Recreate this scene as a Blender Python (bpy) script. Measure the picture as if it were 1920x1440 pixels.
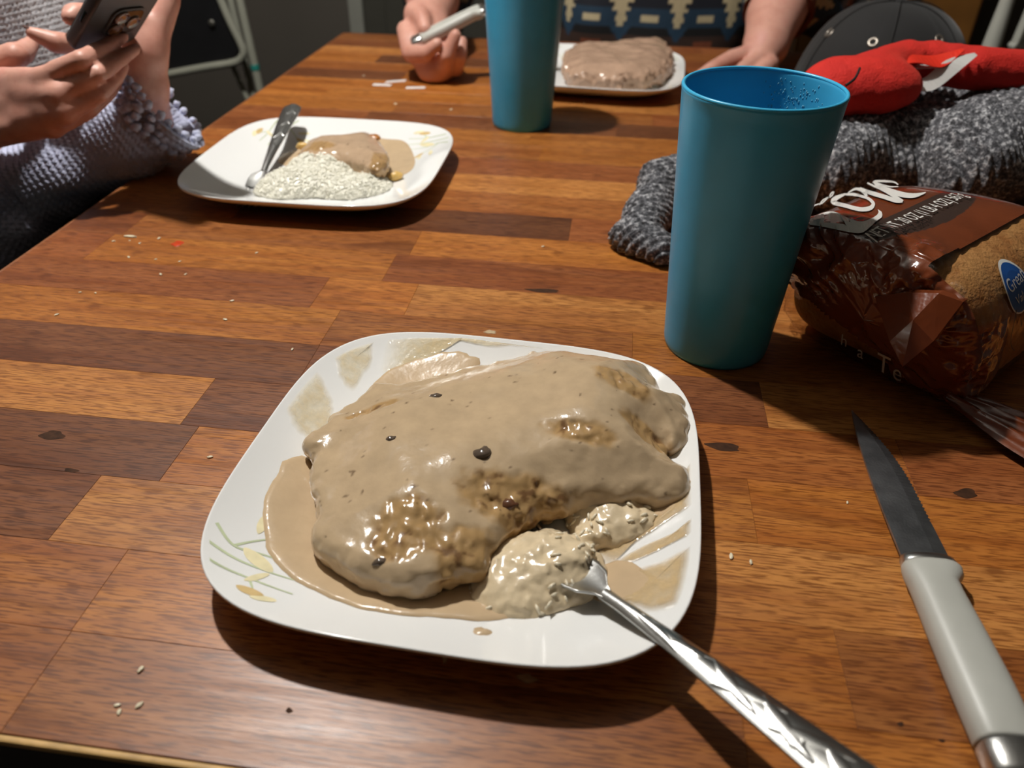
import bpy, bmesh, math, random
import numpy as np
from mathutils import Vector, Matrix

for o in list(bpy.data.objects):
    bpy.data.objects.remove(o)
scene = bpy.context.scene
COL = scene.collection
random.seed(7)
RNG = np.random.default_rng(11)
PI = math.pi

# ------------------------------------------------------------------ camera
FPX = 1450.0                                   # focal length in pixels of a 1920 wide frame
PITCH, ROLL, YAW = math.radians(35.7534), math.radians(0.8255), math.radians(-7.0349)
CAM_H = 0.32                                   # camera height above the table top (z = 0 is the table top)
_fw = np.array([0, math.cos(PITCH), -math.sin(PITCH)])
_up = np.array([0, math.sin(PITCH), math.cos(PITCH)])
_rt = np.array([1.0, 0, 0])
_r2 = _rt*math.cos(ROLL) + _up*math.sin(ROLL)
_u2 = -_rt*math.sin(ROLL) + _up*math.cos(ROLL)
_c, _s = math.cos(YAW), math.sin(YAW)
_T = np.array([[_c, _s, 0], [-_s, _c, 0], [0, 0, 1]])
CR, CU, CF = _T@_r2, _T@_u2, _T@_fw
CAM = np.array([0, 0, CAM_H])

def ray(px, py):
    return CR*(px-960)/FPX + CU*(720-py)/FPX + CF
def gp(px, py, z=0.0):                         # point of the photograph on the level z
    d = ray(px, py)
    return CAM + d*((z-CAM[2])/d[2])
def at(px, py, Y):                             # point on the upright plane y = Y
    d = ray(px, py)
    return CAM + d*(Y/d[1])
def atd(px, py, d):                            # point at depth d
    return CAM + ray(px, py)*d

camd = bpy.data.cameras.new('camera')
cam = bpy.data.objects.new('camera', camd)
COL.objects.link(cam)
M = Matrix(((CR[0], CU[0], -CF[0], CAM[0]), (CR[1], CU[1], -CF[1], CAM[1]), (CR[2], CU[2], -CF[2], CAM[2]), (0, 0, 0, 1)))
cam.matrix_world = M
camd.sensor_width = 36.0
camd.lens = 36.0*FPX/1920.0
camd.clip_start = 0.01
camd.dof.use_dof = True
camd.dof.focus_distance = 0.50
camd.dof.aperture_fstop = 7.0
scene.camera = cam

# ------------------------------------------------------------------ world and exposure
world = bpy.data.worlds.new('world')
scene.world = world
world.use_nodes = True
world.node_tree.nodes['Background'].inputs[0].default_value = (0.75, 0.85, 1.0, 1)
world.node_tree.nodes['Background'].inputs[1].default_value = 0.014
scene.view_settings.view_transform = 'Standard'
scene.view_settings.look = 'None'
scene.view_settings.gamma = 1.0
scene.view_settings.use_curve_mapping = False
scene.view_settings.exposure = 0.0
scene.cycles.max_bounces = 6
scene.cycles.diffuse_bounces = 3
scene.cycles.glossy_bounces = 3
scene.cycles.transmission_bounces = 4
scene.cycles.caustics_reflective = False
scene.cycles.caustics_refractive = False
LAMP = np.array([-0.50, 0.86, 1.25])           # bulb of the lamp above the table
LAMP_STRENGTH = 2150.0

# ------------------------------------------------------------------ helpers
def lin(r, g, b, a=1.0):
    f = lambda c: (c/255/12.92) if c/255 <= 0.04045 else ((c/255+0.055)/1.055)**2.4
    return (f(r), f(g), f(b), a)
def nlin(*c):
    return np.array(lin(*c)[:3])

class NT:
    def __init__(self, name):
        self.m = bpy.data.materials.new(name)
        self.m.use_nodes = True
        self.t = self.m.node_tree
        self.b = self.t.nodes['Principled BSDF']
    def n(self, kind, **kw):
        nd = self.t.nodes.new(kind)
        for k, v in kw.items():
            setattr(nd, k, v)
        return nd
    def l(self, a, b):
        self.t.links.new(a, b)
    def math(self, op, a, b=None, clamp=False):
        nd = self.n('ShaderNodeMath', operation=op, use_clamp=clamp)
        for i, v in enumerate((a, b)):
            if v is None: continue
            if isinstance(v, (int, float)): nd.inputs[i].default_value = v
            else: self.l(v, nd.inputs[i])
        return nd.outputs[0]
    def mix(self, fac, a, b, blend='MIX'):
        nd = self.n('ShaderNodeMix', data_type='RGBA', blend_type=blend)
        for i, v in ((0, fac), (6, a), (7, b)):
            if isinstance(v, (int, float)): nd.inputs[i].default_value = v
            elif isinstance(v, tuple): nd.inputs[i].default_value = v
            else: self.l(v, nd.inputs[i])
        return nd.outputs[2]
    def coord(self, which='Object'):
        return self.n('ShaderNodeTexCoord').outputs[which]
    def mapping(self, vec, scale=(1, 1, 1), loc=(0, 0, 0)):
        nd = self.n('ShaderNodeMapping')
        self.l(vec, nd.inputs[0])
        nd.inputs['Scale'].default_value = scale
        if isinstance(loc, tuple): nd.inputs['Location'].default_value = loc
        else: self.l(loc, nd.inputs['Location'])
        return nd.outputs[0]
    def noise(self, vec, scale, detail=4, rough=0.55, dist=0.0):
        nd = self.n('ShaderNodeTexNoise')
        self.l(vec, nd.inputs['Vector'])
        nd.inputs['Scale'].default_value = scale
        nd.inputs['Detail'].default_value = detail
        nd.inputs['Roughness'].default_value = rough
        nd.inputs['Distortion'].default_value = dist
        return nd.outputs['Fac']
    def ramp(self, fac, stops):
        nd = self.n('ShaderNodeValToRGB')
        els = nd.color_ramp.elements
        while len(els) < len(stops): els.new(0.5)
        for e, (p, c) in zip(els, stops):
            e.position = p
            e.color = c if isinstance(c, tuple) else (c, c, c, 1)
        self.l(fac, nd.inputs[0])
        return nd.outputs[0]
    def bump(self, h, strength=0.3, dist=0.001):
        nd = self.n('ShaderNodeBump')
        nd.inputs['Strength'].default_value = strength
        nd.inputs['Distance'].default_value = dist
        self.l(h, nd.inputs['Height'])
        self.l(nd.outputs[0], self.b.inputs['Normal'])
    def set(self, **kw):
        for k, v in kw.items():
            k = k.replace('_', ' ')
            i = self.b.inputs[k]
            if hasattr(v, 'is_output'): self.l(v, i)
            else: i.default_value = v
        return self

MATS = {}
def simple(name, rgb, rough=0.5, var=0.12, vscale=40, bump=0.0, bscale=300, **kw):
    """plain material with a little procedural variation"""
    if name in MATS: return MATS[name]
    t = NT(name)
    c = lin(*rgb)
    co = t.coord()
    nz = t.noise(co, vscale, 2)
    dark = tuple(x*(1-var) for x in c[:3])+(1,)
    light = tuple(min(1, x*(1+var)) for x in c[:3])+(1,)
    t.set(Base_Color=t.ramp(nz, [(0.3, dark), (0.7, light)]), Roughness=rough)
    if bump:
        t.bump(t.noise(co, bscale, 2), bump, 0.001)
    for k, v in kw.items(): t.set(**{k: v})
    MATS[name] = t.m
    return t.m

def vcol(name, rough=0.4, bump=0.0, bscale=300, bdist=0.001, **kw):
    """material that takes its colour from the mesh's own 'Col' attribute"""
    if name in MATS: return MATS[name]
    t = NT(name)
    a = t.n('ShaderNodeAttribute', attribute_name='Col')
    co = t.coord()
    nz = t.ramp(t.noise(co, 90), [(0.3, 0.9), (0.7, 1.05)])
    t.set(Base_Color=t.mix(1.0, a.outputs['Color'], nz, 'MULTIPLY'), Roughness=rough)
    if bump: t.bump(t.noise(co, bscale), bump, bdist)
    for k, v in kw.items(): t.set(**{k: v})
    MATS[name] = t.m
    return t.m

def tag(o, label, cat=None, group=None, kind=None):
    o['label'] = label
    if cat: o['category'] = cat
    if group: o['group'] = group
    if kind: o['kind'] = kind
    return o
def empty(name, loc=(0, 0, 0), label=None, cat=None, group=None):
    o = bpy.data.objects.new(name, None)
    o.empty_display_size = 0.02
    o.location = tuple(float(v) for v in loc)
    COL.objects.link(o)
    if label: tag(o, label, cat, group)
    return o
def link(name, me, mat=None, parent=None, smooth=True):
    o = bpy.data.objects.new(name, me)
    COL.objects.link(o)
    if mat is not None: me.materials.append(mat)
    if parent is not None:
        o.parent = parent
        o.matrix_parent_inverse = Matrix.Translation(-Vector(parent.location)) if (parent.parent is None and parent.type == 'EMPTY') else Matrix()
    if smooth:
        me.polygons.foreach_set('use_smooth', np.ones(len(me.polygons), bool))
    return o
def pyd(name, V, Fc, mat=None, parent=None, smooth=True, col=None, uv=None):
    me = bpy.data.meshes.new(name)
    me.from_pydata([tuple(map(float, v)) for v in V], [], [tuple(map(int, f)) for f in Fc])
    me.validate()
    me.update()
    o = link(name, me, mat, parent, smooth)
    if col is not None: set_col(me, col)
    return o
def set_col(me, col):
    at_ = me.color_attributes.new('Col', 'FLOAT_COLOR', 'POINT')
    c = np.ones((len(me.vertices), 4), np.float32)
    c[:, :3] = col
    at_.data.foreach_set('color', c.ravel())
def bmo(name, bm, mat=None, parent=None, smooth=False):
    bmesh.ops.recalc_face_normals(bm, faces=bm.faces)
    me = bpy.data.meshes.new(name)
    bm.to_mesh(me)
    bm.free()
    return link(name, me, mat, parent, smooth)

def box_bm(x0, x1, y0, y1, z0, z1, bev=0.0, seg=2):
    bm = bmesh.new()
    bmesh.ops.create_cube(bm, size=1)
    for v in bm.verts:
        v.co = Vector(((x0+x1)/2+v.co.x*(x1-x0), (y0+y1)/2+v.co.y*(y1-y0), (z0+z1)/2+v.co.z*(z1-z0)))
    if bev: bmesh.ops.bevel(bm, geom=bm.edges[:], offset=bev, segments=seg, profile=0.5, affect='EDGES')
    return bm

def grid_faces(nu, nv, close_v=False, close_u=False):
    """faces for a grid of nu rows and nv columns"""
    F_ = []
    for i in range(nu if close_u else nu-1):
        i2 = (i+1) % nu
        for j in range(nv if close_v else nv-1):
            j2 = (j+1) % nv
            F_.append((i*nv+j, i*nv+j2, i2*nv+j2, i2*nv+j))
    return F_

def lathe(name, prof, mat, parent=None, seg=96, loc=(0, 0, 0)):
    V = []
    for r, z in prof:
        for k in range(seg):
            a = 2*PI*k/seg
            V.append((loc[0]+r*math.cos(a), loc[1]+r*math.sin(a), loc[2]+z))
    F_ = [tuple(reversed(f)) for f in grid_faces(len(prof), seg, close_v=True)]
    return pyd(name, V, F_, mat, parent)

def catmull(P, n=8, closed=True):
    P = np.asarray(P, float)
    N = len(P)
    out = []
    rng = range(N) if closed else range(N-1)
    for i in rng:
        if closed: p0, p1, p2, p3 = P[(i-1) % N], P[i], P[(i+1) % N], P[(i+2) % N]
        else: p0, p1, p2, p3 = P[max(i-1, 0)], P[i], P[i+1], P[min(i+2, N-1)]
        for k in range(n):
            t = k/n
            out.append(0.5*((2*p1)+(-p0+p2)*t+(2*p0-5*p1+4*p2-p3)*t*t+(-p0+3*p1-3*p2+p3)*t**3))
    if not closed: out.append(P[-1])
    return np.array(out)

def tube(name, pts, radii, mat, parent=None, seg=12, n=6, cap=True, up=(0, 0, 1), flat=1.0):
    C = catmull(pts, n, False)
    R = catmull(np.array(radii, float).reshape(-1, 1), n, False)[:, 0] if np.ndim(radii) else np.full(len(C), radii)
    T = np.gradient(C, axis=0)
    T /= np.linalg.norm(T, axis=1)[:, None]+1e-12
    upv = np.array(up, float)
    V = []
    for c, t, r in zip(C, T, R):
        a = np.cross(t, upv); a /= np.linalg.norm(a)+1e-12
        b = np.cross(a, t)
        for k in range(seg):
            th = 2*PI*k/seg
            V.append(c + a*r*math.cos(th) + b*r*flat*math.sin(th))
    F_ = grid_faces(len(C), seg, close_v=True)
    if cap:
        F_ += [tuple(range(seg-1, -1, -1)), tuple((len(C)-1)*seg+k for k in range(seg))]
    return pyd(name, V, F_, mat, parent)

# value noise -----------------------------------------------------------
def _hash(ix, iy, iz):
    n = (ix*73856093) ^ (iy*19349663) ^ (iz*83492791)
    n = (n ^ (n >> 13))*1274126177 & 0x7fffffff
    return ((n ^ (n >> 16)) & 0xffff)/65535.0
def vnoise(P, scale, seed=0):
    Q = np.asarray(P, float)*scale + seed*17.31
    I = np.floor(Q).astype(np.int64)
    f = Q-I
    f = f*f*(3-2*f)
    x, y, z = I[..., 0], I[..., 1], I[..., 2]
    fx, fy, fz = f[..., 0], f[..., 1], f[..., 2]
    def L(a, b, t): return a+(b-a)*t
    r = L(L(L(_hash(x, y, z), _hash(x+1, y, z), fx), L(_hash(x, y+1, z), _hash(x+1, y+1, z), fx), fy),
          L(L(_hash(x, y, z+1), _hash(x+1, y, z+1), fx), L(_hash(x, y+1, z+1), _hash(x+1, y+1, z+1), fx), fy), fz)
    return r*2-1
def fbm(P, scale, seed=0, octv=3):
    s, a, t = 0, 1.0, 0
    for k in range(octv):
        s = s + a*vnoise(P, scale*2**k, seed+k)
        t += a
        a *= 0.5
    return s/t

# signed distance shapes and their surfaces ---------------------------------
def smin(a, b, k):
    h = np.clip(0.5+0.5*(b-a)/k, 0, 1)
    return b+(a-b)*h-k*h*(1-h)
def rcone(P, a, b, ra, rb):
    a, b = np.asarray(a, float), np.asarray(b, float)
    d = b-a
    t = np.clip(((P-a)@d)/(d@d+1e-12), 0, 1)
    return np.linalg.norm(P-a-t[..., None]*d, axis=-1)-(ra+(rb-ra)*t)
def chain(P, pts, rad):
    s = None
    for i in range(len(pts)-1):
        q = rcone(P, pts[i], pts[i+1], rad[i], rad[i+1])
        s = q if s is None else np.minimum(s, q)
    return s
def ellips(P, c, r, rotz=0.0):
    Q = P-np.asarray(c, float)
    if rotz:
        ca, sa = math.cos(rotz), math.sin(rotz)
        Q = np.stack([Q[..., 0]*ca+Q[..., 1]*sa, -Q[..., 0]*sa+Q[..., 1]*ca, Q[..., 2]], -1)
    r = np.asarray(r, float)
    k0 = np.linalg.norm(Q/r, axis=-1)
    k1 = np.linalg.norm(Q/(r*r), axis=-1)+1e-9
    return k0*(k0-1)/k1
def polysd(XY, poly):
    poly = np.asarray(poly, float)
    d = np.full(XY.shape[:-1], 1e9)
    inside = np.zeros(XY.shape[:-1], bool)
    for i in range(len(poly)):
        a, b = poly[i-1], poly[i]
        e = b-a
        w = XY-a
        t = np.clip((w@e)/(e@e+1e-15), 0, 1)
        d = np.minimum(d, ((w-t[..., None]*e)**2).sum(-1))
        c = (a[1] > XY[..., 1]) != (b[1] > XY[..., 1])
        xi = a[0]+(XY[..., 1]-a[1])/(b[1]-a[1]+1e-15)*(b[0]-a[0])
        inside ^= c & (XY[..., 0] < xi)
    d = np.sqrt(d)
    return np.where(inside, -d, d)
def sdf_grid(lo, hi, h):
    lo, hi = np.asarray(lo, float), np.asarray(hi, float)
    n = np.ceil((hi-lo)/h).astype(int)+1
    ax = [lo[i]+h*np.arange(n[i]) for i in range(3)]
    return np.stack(np.meshgrid(*ax, indexing='ij'), -1)
def surface(D, lo, h):
    """naive surface nets"""
    nx, ny, nz = D.shape
    ins = D < 0
    corners = [(i, j, k) for i in (0, 1) for j in (0, 1) for k in (0, 1)]
    cnt = np.zeros((nx-1, ny-1, nz-1), np.int8)
    for i, j, k in corners:
        cnt += ins[i:nx-1+i, j:ny-1+j, k:nz-1+k]
    act = (cnt > 0) & (cnt < 8)
    idx = np.argwhere(act)
    ident = np.full(act.shape, -1, np.int64)
    ident[act] = np.arange(len(idx))
    acc = np.zeros((len(idx), 3))
    num = np.zeros(len(idx))
    for a in corners:
        for ax in range(3):
            if a[ax]: continue
            b = list(a); b[ax] = 1
            da = D[idx[:, 0]+a[0], idx[:, 1]+a[1], idx[:, 2]+a[2]]
            db = D[idx[:, 0]+b[0], idx[:, 1]+b[1], idx[:, 2]+b[2]]
            m = (da < 0) != (db < 0)
            t = np.where(m, da/(da-db+1e-20), 0)
            p = np.tile(np.array(a, float), (len(idx), 1))
            p[:, ax] += t
            acc += p*m[:, None]
            num += m
    V = (idx+acc/num[:, None])*h+np.asarray(lo, float)
    Fs = []
    for ax in range(3):
        sl0 = [slice(None)]*3; sl1 = [slice(None)]*3
        sl0[ax] = slice(0, -1); sl1[ax] = slice(1, None)
        ch = ins[tuple(sl0)] != ins[tuple(sl1)]
        e = np.argwhere(ch)
        o1, o2 = [(1, 2), (2, 0), (0, 1)][ax]
        ok = (e[:, o1] > 0) & (e[:, o2] > 0) & (e[:, o1] < D.shape[o1]-1) & (e[:, o2] < D.shape[o2]-1)
        e = e[ok]
        q = []
        for s1, s2 in ((0, 0), (1, 0), (1, 1), (0, 1)):
            c = e.copy()
            c[:, o1] -= 1-s1
            c[:, o2] -= 1-s2
            q.append(ident[c[:, 0], c[:, 1], c[:, 2]])
        q = np.stack(q, 1)
        pos = ins[e[:, 0], e[:, 1], e[:, 2]]
        q[~pos] = q[~pos][:, ::-1]
        Fs.append(q[(q >= 0).all(1)])
    return V, np.concatenate(Fs)
def fast_mesh(name, V, Fq):
    me = bpy.data.meshes.new(name)
    n = len(Fq)
    me.vertices.add(len(V))
    me.vertices.foreach_set('co', np.asarray(V, np.float32).ravel())
    me.loops.add(n*4)
    me.loops.foreach_set('vertex_index', np.asarray(Fq, np.int32).ravel())
    me.polygons.add(n)
    me.polygons.foreach_set('loop_start', np.arange(0, n*4, 4, dtype=np.int32))
    me.update(calc_edges=True)
    me.validate()
    return me
def sdf_obj(name, fn, lo, hi, h, mat, parent=None, colfn=None, post=None):
    P = sdf_grid(lo, hi, h)
    V, Fq = surface(fn(P), lo, h)
    if post is not None: V = post(V)
    me = fast_mesh(name, V, Fq)
    if colfn is not None: set_col(me, colfn(V))
    return link(name, me, mat, parent)
def grid_obj(name, V, nu, nv, mat, parent=None, close_v=False, col=None):
    ii, jj = np.meshgrid(np.arange(nu-1), np.arange(nv if close_v else nv-1), indexing='ij')
    j2 = (jj+1) % nv
    Fq = np.stack([ii*nv+jj, ii*nv+j2, (ii+1)*nv+j2, (ii+1)*nv+jj], -1).reshape(-1, 4)
    me = fast_mesh(name, np.asarray(V).reshape(-1, 3), Fq)
    if col is not None: set_col(me, np.asarray(col).reshape(-1, 3))
    return link(name, me, mat, parent)
def patch(name, outline, zf, h, mat, parent=None, rings=10, edge=5.0, smooth=6, rough=0.0, seed=0, col=None, zmin=0.0002, clip=None, wob=0.0):
    """thin puddle or print: outline (n, 2) shrunk to its middle, lying on the surface zf(x, y), h thick in the middle"""
    C = catmull(np.asarray(outline)[:, :2], smooth, True)
    m = C.mean(0)
    if wob:
        r_ = C-m
        C = m+r_*(1+wob*fbm(np.column_stack([C, C[:, 0]*0+seed]), 150, seed, 3))[:, None]
    if clip is not None:
        t_ = clip.t(C[:, 0], C[:, 1])
        C = clip.c+(C-clip.c)*np.minimum(1, 0.965/t_)[:, None]
    V = [];
    for k in range(rings):
        f = 1-(k/rings)**1.5
        Q = m+(C-m)*f
        th = zmin+h*max(0, 1-f**edge)**0.5
        z = zf(Q[:, 0], Q[:, 1])+th
        if rough: z = z+rough*(f < 0.999)*fbm(np.column_stack([Q, z*0]), 120, seed, 3)
        V.append(np.column_stack([Q, z]))
    V = np.concatenate(V+[np.array([[m[0], m[1], float(zf(m[:1], m[1:2])[0])+zmin+h]])])
    n = len(C)
    Fc = [(k*n+i, k*n+(i+1) % n, (k+1)*n+(i+1) % n, (k+1)*n+i) for k in range(rings-1) for i in range(n)]
    Fc += [((rings-1)*n+i, (rings-1)*n+(i+1) % n, len(V)-1) for i in range(n)]
    fade = np.repeat([min(1.0, 3.2*(1-(1-(k/rings)**1.5))) for k in range(rings)], n)
    o = pyd(name, V, Fc, mat, parent, col=np.append(fade, 1.0)[:, None]*np.ones(3))
    bm = bmesh.new(); bm.from_mesh(o.data)
    bmesh.ops.recalc_face_normals(bm, faces=bm.faces)
    if sum(f.normal.z for f in bm.faces) < 0: bmesh.ops.reverse_faces(bm, faces=bm.faces)
    bm.to_mesh(o.data); bm.free()
    return o
def flat0(x, y):
    return np.zeros_like(x)
def text_geo(s, size=1.0, font_shear=0.0):
    cu = bpy.data.curves.new('lettering', 'FONT')
    cu.body = s
    cu.size = size
    cu.shear = font_shear
    ob = bpy.data.objects.new('lettering', cu)
    COL.objects.link(ob)
    dg = bpy.context.evaluated_depsgraph_get()
    me = bpy.data.meshes.new_from_object(ob.evaluated_get(dg))
    V = np.array([v.co[:] for v in me.vertices]) if len(me.vertices) else np.zeros((0, 3))
    Fc = [tuple(p.vertices) for p in me.polygons]
    bpy.data.objects.remove(ob)
    bpy.data.meshes.remove(me)
    return V, Fc
# ------------------------------------------------------------------ materials
def wood_mat():
    t = NT('acacia_wood')
    oi = t.n('ShaderNodeObjectInfo')
    co = t.coord()
    off = t.n('ShaderNodeCombineXYZ')
    t.l(t.math('MULTIPLY', oi.outputs['Random'], 37.0), off.inputs[0])
    t.l(t.math('MULTIPLY', oi.outputs['Random'], 91.0), off.inputs[1])
    def mp(sx, sy):
        a = t.n('ShaderNodeVectorMath', operation='MULTIPLY')
        t.l(co, a.inputs[0]); a.inputs[1].default_value = (sx, sy, sy)
        b = t.n('ShaderNodeVectorMath', operation='ADD')
        t.l(a.outputs[0], b.inputs[0]); t.l(off.outputs[0], b.inputs[1])
        return b.outputs[0]
    band = t.noise(mp(3.0, 30.0), 1.0, 3, 0.62, 0.8)
    grain = t.noise(mp(9.0, 210.0), 1.0, 3, 0.6, 0.0)
    pore = t.noise(mp(70.0, 900.0), 1.0, 2, 0.5)
    figure = t.noise(mp(60.0, 120.0), 1.0, 3, 0.6)
    streak = t.noise(mp(7.0, 44.0), 1.0, 3, 0.5, 1.2)
    base = oi.outputs['Color']
    dark = t.mix(1.0, base, (0.34, 0.25, 0.19, 1), 'MULTIPLY')
    mid = t.mix(1.0, base, (0.74, 0.62, 0.52, 1), 'MULTIPLY')
    c = t.mix(t.ramp(band, [(0.40, 0.0), (0.62, 1.0)]), base, mid)
    c = t.mix(t.ramp(grain, [(0.44, 0.0), (0.70, 0.65)]), c, mid)
    c = t.mix(t.ramp(streak, [(0.56, 0.0), (0.74, 0.80)]), c, dark)
    c = t.mix(t.ramp(pore, [(0.49, 0.0), (0.60, 0.82)]), c, dark)
    c = t.mix(t.ramp(figure, [(0.45, 0.0), (0.75, 0.30)]), c, dark)
    t.set(Base_Color=c, Roughness=t.ramp(grain, [(0.3, 0.33), (0.8, 0.50)]))
    t.set(Specular_IOR_Level=0.40, Coat_Weight=0.06, Coat_Roughness=0.30)
    t.bump(pore, 0.22, 0.0006)
    return t.m
WOOD = wood_mat()
M_EDGE = simple('worn_edge_wood', (205, 165, 105), 0.55, 0.25, 60, 0.3)
M_DARKSIDE = simple('dark_painted_edge', (38, 32, 28), 0.5, 0.25, 30)
M_PLATE = simple('white_glass_ceramic', (238, 238, 236), 0.10, 0.01, 10, Coat_Weight=0.3, Coat_Roughness=0.05)
M_STEEL = simple('brushed_steel', (205, 205, 202), 0.30, 0.06, 120, 0.05, 900, Metallic=1.0)
M_BLADE = simple('dull_blade_steel', (150, 152, 155), 0.40, 0.25, 60, 0.12, 700, Metallic=1.0)
M_HANDLE = simple('grey_plastic_handle', (182, 182, 174), 0.42, 0.03, 60)
M_CUP = simple('blue_plastic', (62, 166, 210), 0.33, 0.04, 40, 0.04, 900)
M_DROP = simple('water_drop', (120, 200, 235), 0.04, 0.02, 40, Transmission_Weight=0.5, IOR=1.33)
def skin_mat():
    t = NT('skin')
    co = t.coord()
    a = t.noise(co, 28, 4)
    b = t.noise(co, 240, 3)
    c = t.ramp(a, [(0.3, lin(196, 138, 120)), (0.55, lin(214, 160, 142)), (0.75, lin(206, 142, 128))])
    t.set(Base_Color=t.mix(t.ramp(b, [(0.55, 0.0), (0.8, 0.25)]), c, lin(178, 112, 98)), Roughness=0.46)
    t.set(Subsurface_Weight=0.12, Subsurface_Radius=(0.010, 0.004, 0.002), Subsurface_Scale=0.4)
    t.bump(t.noise(co, 700, 3), 0.10, 0.0006)
    return t.m
M_SKIN = skin_mat()
M_NAIL = simple('fingernail', (222, 176, 164), 0.22, 0.05, 100)

# ------------------------------------------------------------------ the room
FLOOR_Z = -0.75
XL, XR, YN, YF, ZC = -1.75, 1.75, -1.3, 2.75, 1.65
def struct(name, bm, mat, label, parent=None):
    o = bmo(name, bm, mat, parent)
    if parent is None: tag(o, label, kind='structure')
    return o
M_FLOOR = simple('dark_floor', (46, 40, 36), 0.5, 0.25, 6)
M_WALL = simple('taupe_wall_paint', (88, 82, 74), 0.75, 0.05, 4, 0.1, 200)
M_CEIL = simple('ceiling_paint', (112, 109, 103), 0.85, 0.03, 4)
M_TRIM = simple('grey_trim_paint', (150, 150, 140), 0.45, 0.05, 10)
M_DOOR = simple('dark_olive_door_paint', (70, 68, 60), 0.5, 0.08, 8)
struct('floor', box_bm(XL, XR, YN, YF, FLOOR_Z-0.05, FLOOR_Z), M_FLOOR, 'dark floor under the table')
struct('ceiling', box_bm(XL, XR, YN, YF, ZC, ZC+0.05), M_CEIL, 'plain ceiling above the table')
struct('wall_back', box_bm(XL, XR, YF, YF+0.08, FLOOR_Z, ZC), M_WALL, 'dark taupe wall behind the seated person')
struct('wall_left', box_bm(XL-0.08, XL, YN, YF, FLOOR_Z, ZC), M_WALL, 'dark taupe wall on the left')
struct('wall_right', box_bm(XR, XR+0.08, YN, YF, FLOOR_Z, ZC), M_WALL, 'dark taupe wall on the right')
struct('wall_front', box_bm(XL, XR, YN-0.08, YN, FLOOR_Z, ZC), M_WALL, 'dark taupe wall behind the viewer')
tp = at(672, 30, YF)
struct('trim_1', box_bm(tp[0]-0.025, tp[0]+0.025, YF-0.03, YF, FLOOR_Z, 1.3, 0.006), M_TRIM, 'pale grey vertical door casing on the back wall')
dr = struct('door_1', box_bm(tp[0]+0.025, tp[0]+0.80, YF-0.02, YF, FLOOR_Z, 1.28, 0.004), M_DOOR, 'dark olive door beside the pale casing')
for (a, b, c, d) in ((0.10, 0.36, -0.62, 0.05), (0.44, 0.70, -0.62, 0.05), (0.10, 0.36, 0.15, 1.15), (0.44, 0.70, 0.15, 1.15)):
    bmo('door_panel', box_bm(tp[0]+a, tp[0]+b, YF-0.032, YF-0.019, c, d, 0.006), M_DOOR, dr)

# lamp above the table -------------------------------------------------------
M_BULB = bpy.data.materials.new('lit_bulb')
M_BULB.use_nodes = True
nt = M_BULB.node_tree
em = nt.nodes.new('ShaderNodeEmission')
em.inputs[0].default_value = (1.0, 0.972, 0.925, 1)
em.inputs[1].default_value = LAMP_STRENGTH
nt.links.new(em.outputs[0], nt.nodes['Material Output'].inputs[0])
lamp = empty('pendant_lamp', (LAMP[0], LAMP[1], ZC), 'bare bulb pendant lamp hanging over the table', 'lamp')
lathe('bulb', [(0.0005, -0.030), (0.012, -0.0275), (0.022, -0.0205), (0.0285, -0.009), (0.030, 0.0), (0.0285, 0.010), (0.023, 0.02), (0.016, 0.029), (0.013, 0.036)], M_BULB, lamp, 32, LAMP)
lathe('socket', [(0.0132, 0.034), (0.017, 0.036), (0.018, 0.06), (0.014, 0.075), (0.004, 0.08), (0.0025, 0.081)], simple('black_plastic', (20, 20, 20), 0.4), lamp, 32, LAMP)
tube('cord', [LAMP+[0, 0, 0.078], LAMP+[0, 0, 0.2], np.array([LAMP[0], LAMP[1], ZC])], 0.003, simple('black_plastic', (20, 20, 20), 0.4), lamp, 10, up=(0, 1, 0))

# ------------------------------------------------------------------ the table
TX0, TX1, TY0, TY1 = -0.518, 0.47, 0.153, 1.526
NROW = 26
RH = (TY1-TY0)/NROW
table = empty('dining_table', (0, 0.85, FLOOR_Z), 'brown butcher block dining table of glued acacia staves', 'table')
TONES = {'light': (204, 138, 72), 'gold': (188, 120, 54), 'mid': (172, 108, 54), 'red': (158, 95, 52), 'dark': (130, 80, 47), 'deep': (114, 70, 42)}
known = {0: ([-0.2395, 0.08, 0.33], ['mid', 'mid', 'gold', 'mid']),
         1: ([-0.2400, 0.13], ['mid', 'gold', 'mid']),
         2: ([-0.287, 0.02, 0.29], ['dark', 'light', 'light', 'mid']),
         3: ([-0.2504, 0.10, 0.31], ['dark', 'gold', 'gold', 'mid']),
         4: ([-0.2636, -0.02, 0.2], ['light', 'dark', 'mid', 'red']),
         5: ([-0.205, 0.12, 0.36], ['dark', 'dark', 'light', 'mid']),
         6: ([-0.2055, 0.03], ['gold', 'mid', 'gold']),
         7: ([-0.232, -0.153, 0.20], ['red', 'gold', 'light', 'gold']),
         8: ([-0.462, -0.186, 0.15], ['red', 'gold', 'red', 'gold']),
         9: ([-0.455, -0.1745, 0.22], ['red', 'mid', 'gold', 'mid'])}
cycle = ['mid', 'gold', 'red', 'dark', 'gold', 'mid', 'light', 'red', 'mid', 'deep', 'gold', 'red']
ci = 0
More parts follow.
